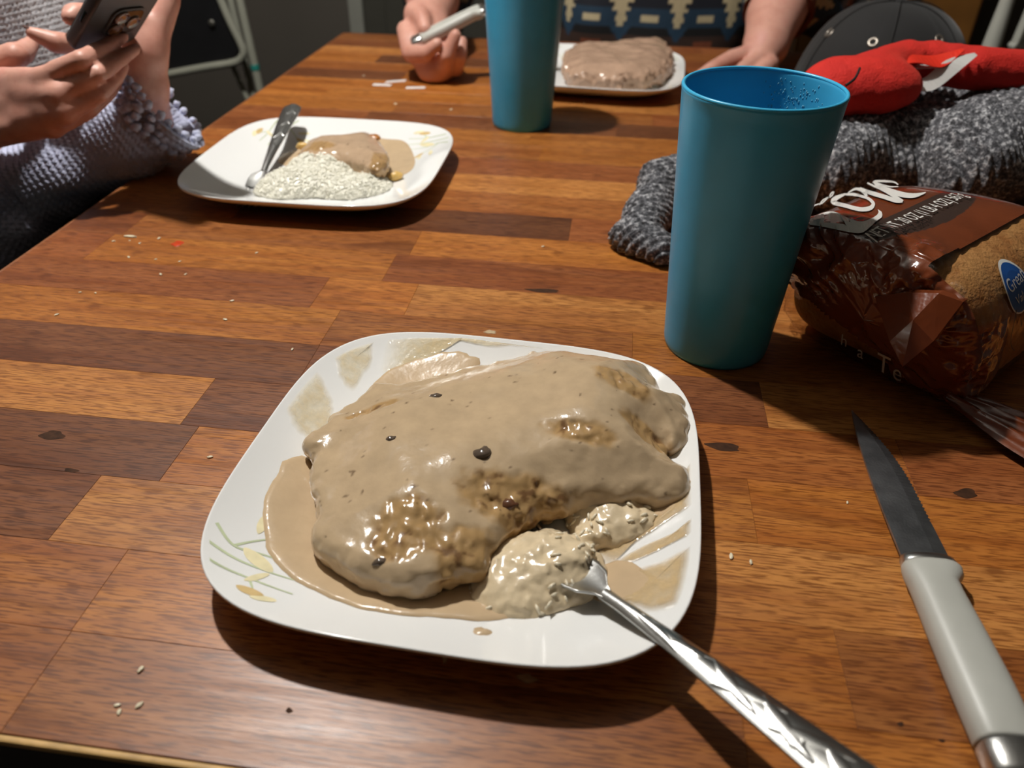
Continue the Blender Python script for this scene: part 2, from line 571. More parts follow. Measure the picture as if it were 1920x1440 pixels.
for r in range(NROW):
    y0, y1 = TY0+r*RH, TY0+(r+1)*RH
    if r in known: js, tn = known[r]
    else:
        x = TX0+random.uniform(0.08, 0.3)
        js = []
        while x < TX1-0.07:
            js.append(x); x += random.uniform(0.22, 0.42)
        tn = [cycle[(ci+7*k+random.randrange(3)) % len(cycle)] for k in range(len(js)+1)]
        ci += 5
    xs = [TX0]+list(js)+[TX1]
    for k in range(len(xs)-1):
        a, b = xs[k]+0.00005, xs[k+1]-0.00005
        cx, cy = (a+b)/2, (y0+y1)/2
        bm = box_bm(a-cx, b-cx, y0+0.00005-cy, y1-0.00005-cy, -0.011, 0.011, 0.00016, 1)
        o = bmo('stave', bm, WOOD, None)
        o.location = (cx, cy, -0.011)
        o.parent = table
        o.matrix_parent_inverse = Matrix.Translation(-Vector(table.location))
        c = TONES[tn[k % len(tn)]]
        j = random.uniform(0.92, 1.06)
        o.color = lin(min(255, c[0]*j), min(255, c[1]*j), min(255, c[2]*j))
# worn front lip, dark edges and frame
EDX = 0.004
def strip(name, x0, x1, y0, y1, z0, z1, m, bev=0.001):
    return bmo(name, box_bm(x0, x1, y0, y1, z0, z1, bev), m, table)
strip('worn_lip', TX0, TX1, TY0-0.0035, TY0-0.0001, -0.0045, -0.0002, M_EDGE, 0.0012)
strip('front_edge', TX0, TX1, TY0-0.0030, TY0-0.0002, -0.030, -0.0047, M_DARKSIDE)
strip('left_edge_lip', TX0-0.0030, TX0-0.0001, TY0, TY1, -0.0040, -0.0002, simple('brown_edge_wood', (140, 84, 44), 0.5, 0.25, 50), 0.001)
strip('left_edge', TX0-0.0028, TX0-0.0002, TY0, TY1, -0.030, -0.0042, M_DARKSIDE)
strip('right_edge', TX1+0.0002, TX1+0.003, TY0, TY1, -0.030, -0.0002, M_DARKSIDE)
strip('back_edge', TX0, TX1, TY1+0.0002, TY1+0.003, -0.030, -0.0002, M_DARKSIDE)
for nm, a in (('apron', (TX0+0.06, TX1-0.06, TY0+0.06, TY0+0.08)), ('apron', (TX0+0.06, TX1-0.06, TY1-0.08, TY1-0.06)),
              ('apron', (TX0+0.06, TX0+0.08, TY0+0.08, TY1-0.08)), ('apron', (TX1-0.08, TX1-0.06, TY0+0.08, TY1-0.08))):
    strip(nm, *a, -0.11, -0.0222, M_DARKSIDE)
for x in (TX0+0.085, TX1-0.085):
    for y in (TY0+0.085, TY1-0.085):
        V = []
        for z, s in ((-0.0225, 0.035), (-0.14, 0.035), (-0.75, 0.022)):
            for dx, dy in ((-s, -s), (s, -s), (s, s), (-s, s)): V.append((x+dx, y+dy, z))
        pyd('leg', V, grid_faces(3, 4, True)+[(0, 1, 2, 3), (8, 9, 10, 11)], M_DARKSIDE, table, False)
# knots in the boards: dark resin-filled spots
M_KNOT = simple('dark_knot', (62, 38, 22), 0.75, 0.4, 200, Specular_IOR_Level=0.2)
for (px, py, rx, ry, ang) in ((1358, 838, 0.0105, 0.0042, -0.3), (1812, 925, 0.0065, 0.0042, 0.2), (98, 816, 0.0085, 0.0038, 0.1), (133, 882, 0.0045, 0.0018, 0.1),
                              (1020, 545, 0.014, 0.0035, -0.05), (542, 1332, 0.0016, 0.0012, 0), (1689, 1358, 0.0014, 0.0011, 0), (1766, 1389, 0.0013, 0.0010, 0)):
    c = gp(px, py)
    ph = random.random()*6
    out = [(c[0]+rx*math.cos(t)*(1+0.22*math.sin(3*t+ph))*1.0, c[1]+ry*math.sin(t)*(1+0.25*math.cos(2*t+ph))+ang*rx*math.cos(t)*0.4) for t in np.linspace(0, 2*PI, 11)[:-1]]
    patch('knot', out, flat0, 0.00005, M_KNOT, table, 4, zmin=0.00008)

# ------------------------------------------------------------------ plates
PLA, PLN = 0.1296, 3.74
def plate_prof(t):
    """upper surface height as a function of t (0 middle, 1 rim)"""
    t = np.asarray(t, float)
    s = np.clip((t-0.56)/0.44, 0, 1)
    return 0.0042+0.0208*s**1.75
class Plate:
    def __init__(self, cx, cy, rot, a=PLA, n=PLN):
        self.c = np.array([cx, cy]); self.rot = rot; self.a = a; self.n = n
    def t(self, x, y):
        ca, sa = math.cos(self.rot), math.sin(self.rot)
        u = (x-self.c[0])*ca+(y-self.c[1])*sa
        v = -(x-self.c[0])*sa+(y-self.c[1])*ca
        return (np.abs(u)**self.n+np.abs(v)**self.n)**(1/self.n)/self.a
    def z(self, x, y):
        return plate_prof(np.minimum(self.t(np.asarray(x, float), np.asarray(y, float)), 1.0))
    def w(self, u, v, dz=0.0):
        """local plate coordinates (-1..1) to world"""
        ca, sa = math.cos(self.rot), math.sin(self.rot)
        u, v = u*self.a, v*self.a
        x, y = self.c[0]+u*ca-v*sa, self.c[1]+u*sa+v*ca
        k = min(1.0, 0.975/max(1e-6, float(self.t(x, y))))
        x, y = self.c[0]+(x-self.c[0])*k, self.c[1]+(y-self.c[1])*k
        return np.array([x, y, float(self.z(x, y))+dz])
    def build(self, label, corners=((-1, -1), (1, 1), (-1, 1), (1, -1))):
        self.corners = corners
        root = empty('dinner_plate', (self.c[0], self.c[1], 0), label, 'plate', 'white square dinner plates')
        SEG = 160
        th = np.linspace(0, 2*PI, SEG, endpoint=False)
        cu, sv = np.cos(th), np.sin(th)
        e = (np.abs(cu)**self.n+np.abs(sv)**self.n)**(-1/self.n)*self.a
        ts = list(np.linspace(0.02, 0.56, 8))+list(np.linspace(0.58, 0.992, 24))
        rings = [(t, plate_prof(t)) for t in ts]
        rings += [(0.998, plate_prof(1.0)-0.0002), (1.0016, plate_prof(1.0)-0.0010), (1.0010, plate_prof(1.0)-0.0022), (0.996, plate_prof(1.0)-0.0030)]
        rings += [(t, max(0.0004, plate_prof(t)-0.0036)) for t in np.linspace(0.975, 0.58, 16)]+[(0.5, 0.0004), (0.02, 0.0004)]
        ca, sa = math.cos(self.rot), math.sin(self.rot)
        V = []
        for t, z in rings:
            # the outline rounds off towards the middle
            nn = 2.4+(self.n-2.4)*min(1, t/0.8)
            ee = (np.abs(cu)**nn+np.abs(sv)**nn)**(-1/nn)*self.a
            x, y = cu*ee*t, sv*ee*t
            V.append(np.column_stack([self.c[0]+x*ca-y*sa, self.c[1]+x*sa+y*ca, np.full(SEG, z)]))
        V = np.concatenate(V)
        Fc = grid_faces(len(rings), SEG, True)
        Fc += [tuple(range(SEG-1, -1, -1)), tuple((len(rings)-1)*SEG+k for k in range(SEG))]
        pyd('dish', V, Fc, M_PLATE, root)
        self.root = root
        self.print_()
        return root
    def ribbon(self, pts, w0, w1, mat, name):
        C = catmull(np.array(pts, float), 8, False)
        T = np.gradient(C, axis=0); T /= np.linalg.norm(T, axis=1)[:, None]
        N = np.column_stack([-T[:, 1], T[:, 0]])
        V = []
        for i, (c, n) in enumerate(zip(C, N)):
            w = w0+(w1-w0)*i/(len(C)-1)
            for s in (-1, 1):
                q = c+n*w*s
                V.append(self.w(q[0], q[1], 0.00025))
        Fc = [(2*i, 2*i+1, 2*i+3, 2*i+2) for i in range(len(C)-1)]
        o = pyd(name, V, Fc, mat, self.root)
        return o
    def print_(self):
        mg = simple('printed_green_stem', (196, 206, 170), 0.2, 0.1, 60)
        my = simple('printed_yellow_petal', (238, 227, 186), 0.2, 0.12, 90)
        mb = simple('printed_amber_petal', (214, 186, 132), 0.2, 0.12, 90)
        for sx, sy in self.corners:
            def q(a, b):            # a along the rim side, b inwards, drawn for the lower left corner
                p = (a, b)
                return (p[0]*-sx, p[1]*-sy) if sx*sy > 0 else (p[1]*-sx*1.0, p[0]*-sy*1.0)
            A = [[(-0.93, -0.56), (-0.83, -0.63), (-0.72, -0.62), (-0.55, -0.62)], [(-0.92, -0.66), (-0.8, -0.69), (-0.68, -0.70), (-0.5, -0.71)],
                 [(-0.90, -0.74), (-0.8, -0.76), (-0.68, -0.77), (-0.52, -0.79)], [(-0.83, -0.63), (-0.78, -0.57), (-0.70, -0.50)], [(-0.70, -0.77), (-0.66, -0.82)]]
            for L in A: self.ribbon([q(*p) for p in L], 0.0065, 0.003, mg, 'printed_stem')
            for (a, b, l, an, m) in ((-0.79, -0.47, 0.055, 1.7, my), (-0.68, -0.47, 0.06, 0.9, mb), (-0.72, -0.66, 0.085, -0.5, my), (-0.70, -0.42, 0.04, 1.4, my),
                                     (-0.68, -0.75, 0.05, 0.9, my), (-0.66, -0.84, 0.06, -0.2, mb), (-0.60, -0.86, 0.05, 0.1, my)):
                d = np.array([math.cos(an), math.sin(an)])*l; n = np.array([-d[1], d[0]])*0.32
                c = np.array([a, b])
                pts = [c-d, c-d*0.3+n, c+d*0.6+n*0.9, c+d, c+d*0.5-n*0.8, c-d*0.4-n]
                pw = [self.w(*q(*p)) for p in pts]
                patch('printed_petal', [p[:2] for p in pw], self.z, 0.00005, m, self.root, 3, smooth=3, zmin=0.00025)
pl1 = Plate(-0.0638, 0.3314, -0.0433, 0.1296)
pl2 = Plate(-0.3105, 0.803, 0.0048, 0.1325, 4.0)
pl3 = Plate(-0.030, 1.262, -0.06, 0.1325, 4.0)
pl1.build('white square plate nearest the viewer, holding the big gravy covered cutlet and fork', ((-1, -1),))
pl2.build('white square plate on the left under the phone, with white rice and leftover meat', ((-1, 1), (1, 1)))
pl3.build('white square plate farthest away, in front of the person in the patterned shirt')

# ------------------------------------------------------------------ tumblers
def tumbler(c, label, drops=False, hgt=0.19, r0=0.0385, r1=0.0508):
    root = empty('tumbler', (c[0], c[1], 0), label, 'cup', 'blue plastic tumblers')
    rr = lambda z: r0+(r1-r0)*(z/hgt)
    prof = [(0.0005, 0.0022), (r0*0.8, 0.0022), (r0*0.86, 0.0), (r0*0.95, 0.0), (r0*0.985, 0.0008), (r0*1.0, 0.003)]
    prof += [(rr(z), z) for z in np.linspace(0.006, hgt-0.003, 24)]
    prof += [(r1+0.0002, hgt-0.0014), (r1-0.0004, hgt-0.0003), (r1-0.0011, hgt), (r1-0.0020, hgt-0.0006), (r1-0.0024, hgt-0.003)]
    prof += [(rr(z)-0.0024, z) for z in np.linspace(hgt-0.006, 0.006, 20)]+[(r0*0.9-0.002, 0.0045), (0.0005, 0.0042)]
    lathe('cup_wall', prof, M_CUP, root, 128, (c[0], c[1], 0))
    # bead of the rim
    V = []
    for k in range(128):
        a = 2*PI*k/128
        for j in range(8):
            b = 2*PI*j/8
            V.append((c[0]+(r1-0.0010+0.0013*math.cos(b))*math.cos(a), c[1]+(r1-0.0010+0.0013*math.cos(b))*math.sin(a), hgt-0.0006+0.0013*math.sin(b)))
    pyd('rim', V, grid_faces(128, 8, True, True), simple('blue_plastic_rim', (64, 176, 220), 0.3, 0.03, 40), root)
    if drops:
        Vs, Fs = [], []
        bm = bmesh.new(); bmesh.ops.create_icosphere(bm, subdivisions=1, radius=1)
        bv = np.array([v.co[:] for v in bm.verts]); bf = [tuple(v.index for v in f.verts) for f in bm.faces]; bm.free()
        rg = random.Random(3)
        for k in range(420):
            a = rg.gauss(0.92, 0.24); z = hgt-0.005-rg.random()**0.8*0.075
            s = rg.uniform(0.0003, 0.0008)
            R = rr(z)-0.0024
            n = np.array([math.cos(a), math.sin(a), 0]); tt = np.array([-n[1], n[0], 0])
            p = np.array([c[0], c[1], 0])+n*R+np.array([0, 0, z])
            el = rg.uniform(1, 2.2)
            Vs.append(p+bv[:, :1]*tt*s+bv[:, 1:2]*n*s*0.5+bv[:, 2:]*np.array([0, 0, 1])*s*el)
            Fs += [tuple(i+len(bv)*(len(Vs)-1) for i in f) for f in bf]
        o = pyd('water_drops', np.concatenate(Vs), Fs, M_DROP, root)
        o['kind'] = 'stuff'
    return root
tumbler((0.0925, 0.518), 'tall blue plastic tumbler standing beside the bread bag, its inside in view', True)
tumbler((-0.119, 1.030), 'blue plastic tumbler farther back, cut off by the top of the frame')

# ------------------------------------------------------------------ forks
def place(V, origin, xdir, zdir):
    x = np.array(xdir, float); x /= np.linalg.norm(x)
    z = np.array(zdir, float); z = z-x*(z@x); z /= np.linalg.norm(z)
    y = np.cross(z, x)
    V = np.asarray(V, float)
    return np.asarray(origin)+V[..., :1]*x+V[..., 1:2]*y+V[..., 2:]*z
def fork(neck, xdir, label, L=0.150, zdir=(0, 0, 1), lift=0.0, wscale=1.0):
    """neck: world point of the narrow neck; xdir points from the neck along the handle"""
    root = empty('fork', neck, label, 'fork', 'steel forks with embossed handles')
    NU, NV = 420, 44
    u = np.linspace(0, 1, NU)[:, None]; v = np.linspace(-1, 1, NV)[None, :]
    hw = np.interp(u[:, 0], [0, 0.06, 0.2, 0.4, 0.6, 0.8, 0.93, 0.975, 1.0], np.array([3.9, 3.7, 4.8, 6.8, 8.6, 10.6, 11.2, 10.0, 6.0])*0.001*wscale)[:, None]
    zc = np.interp(u[:, 0], [0, 0.1, 0.3, 0.6, 1.0], [0.0, 0.0016, 0.0030, 0.0036, 0.0030])[:, None]+lift*u
    X = u*L+0*v; Y = hw*v
    dome = 0.0022*(1-v*v)
    # embossed scrolls and leaves
    s = u*L*1000; t = v*hw*1000            # millimetres
    rel = np.zeros_like(s+t)
    def leaf(x0, y0, x1, y1, w, h, bend=0.0):
        d = np.array([x1-x0, y1-y0]); l = np.hypot(*d); d = d/l
        a = (s-x0)*d[0]+(t-y0)*d[1]; b = -(s-x0)*d[1]+(t-y0)*d[0]
        q = np.clip(a/l, 0, 1)
        b = b-bend*np.sin(PI*q)
        ww = w*np.sin(PI*q**0.8)+0.15
        return np.where((a > 0) & (a < l), np.clip(1-(b/ww)**2, 0, 1)**0.5, 0)*h
    def scroll(x0, y0, r, h):
        rr = np.hypot(s-x0, t-y0); an = np.arctan2(t-y0, s-x0)
        k = np.cos(an-rr*2.3)
        return np.where(rr < r, (0.5+0.5*k)*h*np.clip((r-rr)*1.5, 0, 1), 0)
    for lf in ((20, 0, 50, -4.0, 1.7, 0.8, 1.0), (24, 1.5, 46, 4.5, 1.5, 0.7, 0.8), (44, -2, 66, 5.5, 2.2, 0.9, 1.0), (62, 6, 92, -5, 2.4, 1.0, -1.4),
               (70, -6, 100, 5, 2.2, 0.9, 1.5), (88, 5, 118, -6, 2.8, 1.1, -1.6), (98, -6, 128, 6, 2.6, 1.0, 1.6), (116, 5, 142, -5, 2.8, 1.0, -1.5), (122, -8, 146, 4, 2.0, 0.8, 1.2)):
        rel = np.maximum(rel, leaf(*lf))
    rel = np.maximum(rel, scroll(56, 2.6, 3.8, 0.9))
    rel = np.maximum(rel, scroll(108, -3.5, 4.2, 0.9))
    rel *= np.clip((1-np.abs(v))*4, 0, 1)*0.42
    Zt = zc+dome+rel*0.001*np.clip(u*12-1.0, 0, 1)
    Zb = zc-0.0012+0*v
    top = np.stack([X, Y, Zt], -1); bot = np.stack([X, Y*0.97, Zb], -1)
    ring = np.concatenate([top, bot[:, ::-1]], 1)
    Vh = place(ring.reshape(-1, 3), neck, xdir, zdir)
    o = grid_obj('handle', Vh, NU, NV*2, M_STEEL, root, True)
    bm = bmesh.new(); bm.from_mesh(o.data); bm.verts.ensure_lookup_table()
    n2 = NV*2
    bm.faces.new([bm.verts[k] for k in range(n2)]); bm.faces.new([bm.verts[(NU-1)*n2+k] for k in range(n2)])
    bmesh.ops.recalc_face_normals(bm, faces=bm.faces); bm.to_mesh(o.data); bm.free()
    # head: shoulders and four tines, reaching to -X
    def sect(xs, half, z, th=0.0016):
        return xs, half, z, th
    NH = 30
    V = []
    for i in range(NH):
        q = i/(NH-1)
        x = 0.002-q*0.030
        w = np.interp(q, [0, 0.12, 0.35, 0.6, 1.0], [3.2, 4.2, 10.2, 12.2, 12.4])*0.001*wscale
        z = -0.0035*math.sin(q*1.4)
        for j in range(17):
            vv = -1+2*j/16
            V.append((x, w*vv, z+0.0012+0.0028*vv*vv*min(1, q*3)))
    T2 = np.array(V).reshape(NH, 17, 3)
    B2 = T2.copy(); B2[..., 2] -= 0.0016
    ring = np.concatenate([T2, B2[:, ::-1]], 1)
    grid_obj('fork_head', place(ring.reshape(-1, 3), neck, xdir, zdir), NH, 34, M_STEEL, root, True)
    for k in range(4):
        y = (-0.0095+k*0.00633)*wscale
        pts = [(-0.026, y, -0.0030), (-0.038, y, -0.0052), (-0.052, y*0.98, -0.0040), (-0.066, y*0.97, 0.0006), (-0.070, y*0.97, 0.0022)]
        tube('tine', place(np.array(pts), neck, xdir, zdir), [0.0019, 0.0018, 0.0016, 0.0012, 0.0006], M_STEEL, root, 8, 4, flat=0.7)
    return root
nk = gp(1132, 1112, 0.0190)
fork(nk, gp(1556, 1440, 0.0365)-nk, 'steel fork with embossed handle resting on the nearest plate, tines in the rice', 0.165, lift=0.0)
nk2 = gp(494, 322, 0.013)
fork(nk2, gp(551, 203, 0.040)-nk2, 'steel fork lying across the left plate beside its rice', 0.145)

# ------------------------------------------------------------------ knives
def knife(bol, xdir, zdir, label, LB=0.132, LH=0.118):
    """bol: world point of the bolster on the handle axis; xdir points from the bolster to the butt"""
    root = empty('steak_knife', bol, label, 'knife', 'grey handled steak knives')
    # blade in local x < 0, lying flat: spine at -y, teeth at +y
    top = []
    N = 90
    for i in range(N+1):
        q = i/N
        x = -0.002-q*LB
        sp = -0.0112+0.0068*q**3                       # spine
        ed = 0.0140-0.0036*q-0.0146*max(0, (q-0.45)/0.55)**1.8   # cutting edge
        if q < 0.97 and q > 0.22: ed += 0.00045*(1 if i % 2 else -1)*min(1, (1-q)*6)
        top.append((x, sp, ed))
    V = []
    for x, sp, ed in top:
        mid = sp+(ed-sp)*0.72
        for (yy, zz) in ((sp, 0.0008), (mid, 0.0007), (ed, 0.0001), (mid, -0.0007), (sp, -0.0008)): V.append((x, yy, zz))
    V = np.array(V)
    pyd('blade', place(V, bol, xdir, zdir), grid_faces(N+1, 5, True)+[(0, 1, 2, 3, 4), tuple(N*5+k for k in range(5))], M_BLADE, root, False)
    # handle: rounded sections
    def loft(name, secs, mat, e=2.6, SEG=40):
        V = []
        for (x, yc, hy, zc, hz) in secs:
            for k in range(SEG):
                a = 2*PI*k/SEG
                ca, sa = math.cos(a), math.sin(a)
                V.append((x, (yc+hy*math.copysign(abs(ca)**(2/e), ca))*1.10, zc+hz*math.copysign(abs(sa)**(2/e), sa)))
        Fc = grid_faces(len(secs), SEG, True)+[tuple(range(SEG)), tuple((len(secs)-1)*SEG+k for k in range(SEG))]
        o = pyd(name, place(np.array(V), bol, xdir, zdir), Fc, mat, root)
        bm = bmesh.new(); bm.from_mesh(o.data); bmesh.ops.recalc_face_normals(bm, faces=bm.faces); bm.to_mesh(o.data); bm.free()
        return o
    H = LH
    loft('bolster', [(-0.0030, 0.001, 0.0098, 0, 0.0018), (-0.002, 0.001, 0.0116, 0, 0.0048), (0.000, 0.0012, 0.0125, 0, 0.0066), (0.0030, 0.0014, 0.0128, 0, 0.0072), (0.0042, 0.0014, 0.0126, 0, 0.0070)], M_STEEL)
    loft('grip', [(0.0040, 0.0014, 0.0130, 0, 0.0074), (0.006, 0.0016, 0.0136, 0, 0.0080), (0.011, 0.0010, 0.0132, 0, 0.0086), (0.016, -0.0006, 0.0110, 0, 0.0088), (0.022, -0.0006, 0.0108, 0, 0.0090),
                  (0.045, 0.0000, 0.0116, 0, 0.0094), (0.070, 0.0006, 0.0122, 0, 0.0096), (0.088, 0.0008, 0.0122, 0, 0.0096), (H-0.018, 0.0006, 0.0118, 0, 0.0094), (H-0.0165, 0.0006, 0.0114, 0, 0.0090)], M_HANDLE)
    loft('butt_cap', [(H-0.0166, 0.0006, 0.0112, 0, 0.0089), (H-0.015, 0.0006, 0.0118, 0, 0.0094), (H-0.004, 0.0004, 0.0114, 0, 0.0091), (H-0.001, 0.0003, 0.0104, 0, 0.0082), (H, 0.0003, 0.0085, 0, 0.0066)], M_STEEL)
    return root
kt = gp(1570, 788, 0.0015)
kb = gp(1733, 1052, 0.0096)
ke = gp(1886, 1400, 0.0096)
knife(kb, ke-kb, (0, 0, 1), 'steak knife with grey plastic handle lying on the table right of the nearest plate', LB=float(np.linalg.norm(kt-kb))-0.002)
# ------------------------------------------------------------------ food
M_GRAVY = simple('thick_gravy', (198, 172, 138), 0.20, 0.05, 70, 0.25, 160)
def thin_mat(name, c0, c1, a0, a1):
    t = NT(name)
    co = t.coord()
    nz = t.noise(co, 110, 4, 0.6)
    t.set(Base_Color=t.ramp(nz, [(0.3, c0), (0.7, c1)]), Roughness=0.12, Alpha=t.ramp(nz, [(0.35, a0), (0.65, a1)]))
    fa_ = t.n('ShaderNodeAttribute', attribute_name='Col')
    al = t.b.inputs['Alpha'].links[0].from_socket
    t.set(Alpha=t.math('MULTIPLY', al, t.ramp(fa_.outputs['Fac'], [(0.0, 0.0), (1.0, 1.0)])))
    t.bump(t.noise(co, 170, 3), 0.5, 0.0015)
    return t.m
M_THIN = thin_mat('thin_gravy', lin(240, 226, 190), lin(230, 208, 164), 0.38, 0.68)
M_MIDG = thin_mat('runny_gravy', lin(216, 190, 148), lin(204, 176, 132), 0.62, 0.95)
M_MUSH = simple('dark_mushroom', (92, 78, 66), 0.18, 0.3, 200)
M_MEAT = vcol('gravy_covered_meat', 0.17, 0.22, 240, 0.0010)
C_GRAVY, C_MEAT, C_SEAR, C_BROWN = nlin(192, 167, 134), nlin(184, 150, 128), nlin(172, 134, 80), nlin(100, 66, 42)

def sstep(a, b, x):
    t = np.clip((x-a)/(b-a), 0, 1)
    return t*t*(3-2*t)
def cutlet(name, poly, zfun, thick, h, label, patches=(), lump=0.0022, seed=1, group=None, rr=0.0085, meaty=0.0, finea=0.0012):
    """slab of meat: poly is its plan outline (n, 2), zfun(x, y, inside) its middle height"""
    poly = catmull(np.asarray(poly)[:, :2], 5, True)
    lo = np.array([poly[:, 0].min()-0.012, poly[:, 1].min()-0.012, 0.001])
    hi = np.array([poly[:, 0].max()+0.012, poly[:, 1].max()+0.012, 0.075])
    def bare(P):
        m = np.full(P.shape[:-1], -1.0)
        for (cx, cy, rx, ry, an) in patches:
            dx, dy = P[..., 0]-cx, P[..., 1]-cy
            a = (dx*math.cos(an)+dy*math.sin(an))/rx; b = (-dx*math.sin(an)+dy*math.cos(an))/ry
            m = np.maximum(m, 1-np.sqrt(a*a+b*b))
        Q = np.stack([P[..., 0], P[..., 1], 0*P[..., 0]], -1)
        return sstep(-0.06, 0.30, m+0.40*fbm(Q, 110, seed+5, 3)*(m > -0.5))
    def fn(P):
        XY = P[:, :, 0, :2]
        D2 = polysd(XY, poly)
        Q = np.stack([XY[..., 0], XY[..., 1], 0*XY[..., 0]], -1)
        D2 = D2+0.0026*fbm(Q, 70, seed+2, 3)
        zc = zfun(XY[..., 0], XY[..., 1], -D2)+0.0020*vnoise(Q, 28, seed)
        bm_ = bare(Q)
        Z = P[..., 2]
        t = thick(XY[..., 0], XY[..., 1])-0.0016*bm_ if callable(thick) else thick-0.0016*bm_
        dx = (D2+rr)[:, :, None]+0*Z
        dy = np.abs(Z-zc[:, :, None])-(t/2)[:, :, None]+rr
        d = np.minimum(np.maximum(dx, dy), 0)+np.hypot(np.maximum(dx, 0), np.maximum(dy, 0))-rr
        low = vnoise(P, 55, seed+3)
        fine = fbm(P, 190, seed+9, 2)
        side = sstep(-0.012, 0.0, D2)[:, :, None]
        wr = vnoise(P*np.array([1.0, 0.45, 1.0])+0.3*P[..., 1:2]*np.array([1.0, 0, 0]), 330, seed+4)
        d = d+lump*low*(0.35+0.65*side)+finea*fine*(0.15+0.85*np.maximum(side, bm_[:, :, None]))+0.0015*wr*bm_[:, :, None]+0.0016*vnoise(P, 125, seed+30)*side
        return d
    def colfn(V):
        m = bare(V)
        Q2 = V
        k = fbm(Q2, 160, seed+13, 3)
        c = C_GRAVY[None]*(1+0.05*fbm(Q2, 40, seed+14)[:, None])
        if meaty: c = c*(1-meaty)+C_MEAT*meaty
        sear = C_SEAR[None]*(1+0.25*k[:, None])
        c = c*(1-0.75*m[:, None])+sear*0.75*m[:, None]
        b = (sstep(0.16, 0.5, k)*m)[:, None]
        c = c*(1-b*0.8)+C_BROWN*b*0.8
        sp = (sstep(0.80, 0.9, vnoise(Q2, 420, seed+20)))[:, None]
        c = c*(1-0.7*sp)+C_BROWN*0.5*0.7*sp
        return np.clip(c, 0, 1)
    o = sdf_obj(name, fn, lo, hi, h, M_MEAT, None, colfn)
    return tag(o, label, 'meat', group)

def pp(pts, z):
    return np.array([gp(x, y, z)[:2] for x, y in pts])
ZM = 0.030
out1 = [(572, 832), (620, 790), (655, 760), (700, 735), (790, 716), (880, 694), (960, 676), (1010, 664), (1070, 664), (1140, 680), (1195, 686), (1228, 708), (1243, 738), (1276, 752), (1292, 790),
        (1286, 825), (1262, 846), (1246, 838), (1262, 868), (1292, 890), (1300, 915), (1285, 935), (1235, 936), (1175, 938), (1110, 944), (1055, 958), (1005, 985), (960, 1015),
        (928, 1050), (905, 1088), (850, 1100), (790, 1122), (735, 1122), (690, 1105), (640, 1075), (600, 1048), (590, 1015), (598, 985), (588, 940), (580, 895), (592, 860)]
def z1(x, y, ins):
    return 0.0170+0.0130*sstep(0.0, 0.055, ins)+0.010*sstep(-0.09, 0.02, x)*sstep(0.0, 0.03, ins)
P1 = []
for (px, py, a, b, an) in ((765, 965, 0.024, 0.019, 0.3), (965, 905, 0.034, 0.017, 0.15), (880, 1010, 0.020, 0.022, 0.5), (1090, 815, 0.024, 0.008, -0.1), (1170, 725, 0.020, 0.012, -0.3), (1215, 790, 0.018, 0.010, -0.4), (700, 745, 0.018, 0.005, 0.35)):
    c = gp(px, py, 0.042)
    P1.append((c[0], c[1], a, b, an))
MEAT1 = cutlet('meat_cutlet', np.array([gp(x, y, float(np.interp(y, [760, 930, 1010], [0.021, 0.021, 0.013])))[:2] for x, y in out1]), z1, 0.0215, 0.0014, 'large meat cutlet smothered in pale mushroom gravy on the nearest plate', P1, seed=3, group='gravy covered cutlets')

# gravy of the nearest plate
g1 = pp([(560, 872), (520, 912), (499, 970), (500, 1030), (530, 1080), (590, 1118), (650, 1146), (720, 1164), (820, 1170), (905, 1172), (960, 1160), (1000, 1120), (960, 1020), (860, 940), (740, 890), (640, 870)], 0.006)
gv = patch('gravy', g1, pl1.z, 0.0026, M_GRAVY, None, 14, 8, rough=0.0002, clip=pl1, wob=0.03)
tag(gv, 'pool of tan gravy around the cutlet on the nearest plate', 'gravy', kind='stuff')
for pts, hh, m in (([(1110, 1020), (1190, 975), (1260, 935), (1312, 890), (1316, 935), (1300, 968), (1240, 992), (1180, 1020), (1140, 1050)], 0.0009, M_MIDG),
                   ([(1130, 1075), (1170, 1062), (1230, 1060), (1300, 1052), (1308, 1090), (1296, 1135), (1268, 1162), (1210, 1158), (1165, 1130), (1125, 1105)], 0.0010, M_MIDG),
                   ([(1150, 1045), (1200, 1022), (1260, 1012), (1312, 1000), (1312, 1020), (1250, 1035), (1190, 1048)], 0.0006, M_MIDG),
                   ([(1085, 1080), (1150, 1040), (1200, 1060), (1230, 1100), (1190, 1125), (1130, 1120)], 0.0011, M_GRAVY),
                   ([(1190, 985), (1250, 945), (1290, 925), (1270, 960), (1215, 990)], 0.0009, M_GRAVY),
                   ([(690, 745), (700, 715), (740, 690), (800, 676), (860, 672), (900, 684), (880, 700), (800, 718), (730, 738)], 0.0014, M_GRAVY),
                   ([(722, 700), (730, 640), (760, 628), (850, 632), (930, 645), (1010, 652), (1060, 660), (1020, 668), (940, 672), (900, 668), (840, 660), (780, 665), (745, 690)], 0.0007, M_THIN),
                   ([(540, 790), (560, 745), (590, 720), (618, 735), (628, 765), (612, 812), (585, 826), (555, 815)], 0.0007, M_THIN),
                   ([(632, 690), (655, 660), (690, 650), (704, 668), (690, 700), (660, 730), (640, 720)], 0.0005, M_THIN)):
    o = patch('gravy_smear', pp(pts, 0.012), pl1.z, hh, m, gv, 9, 6, rough=0.0003 if m is M_THIN else 0.0001, clip=pl1, wob=0.20 if m is M_THIN else 0.10, seed=len(pts))

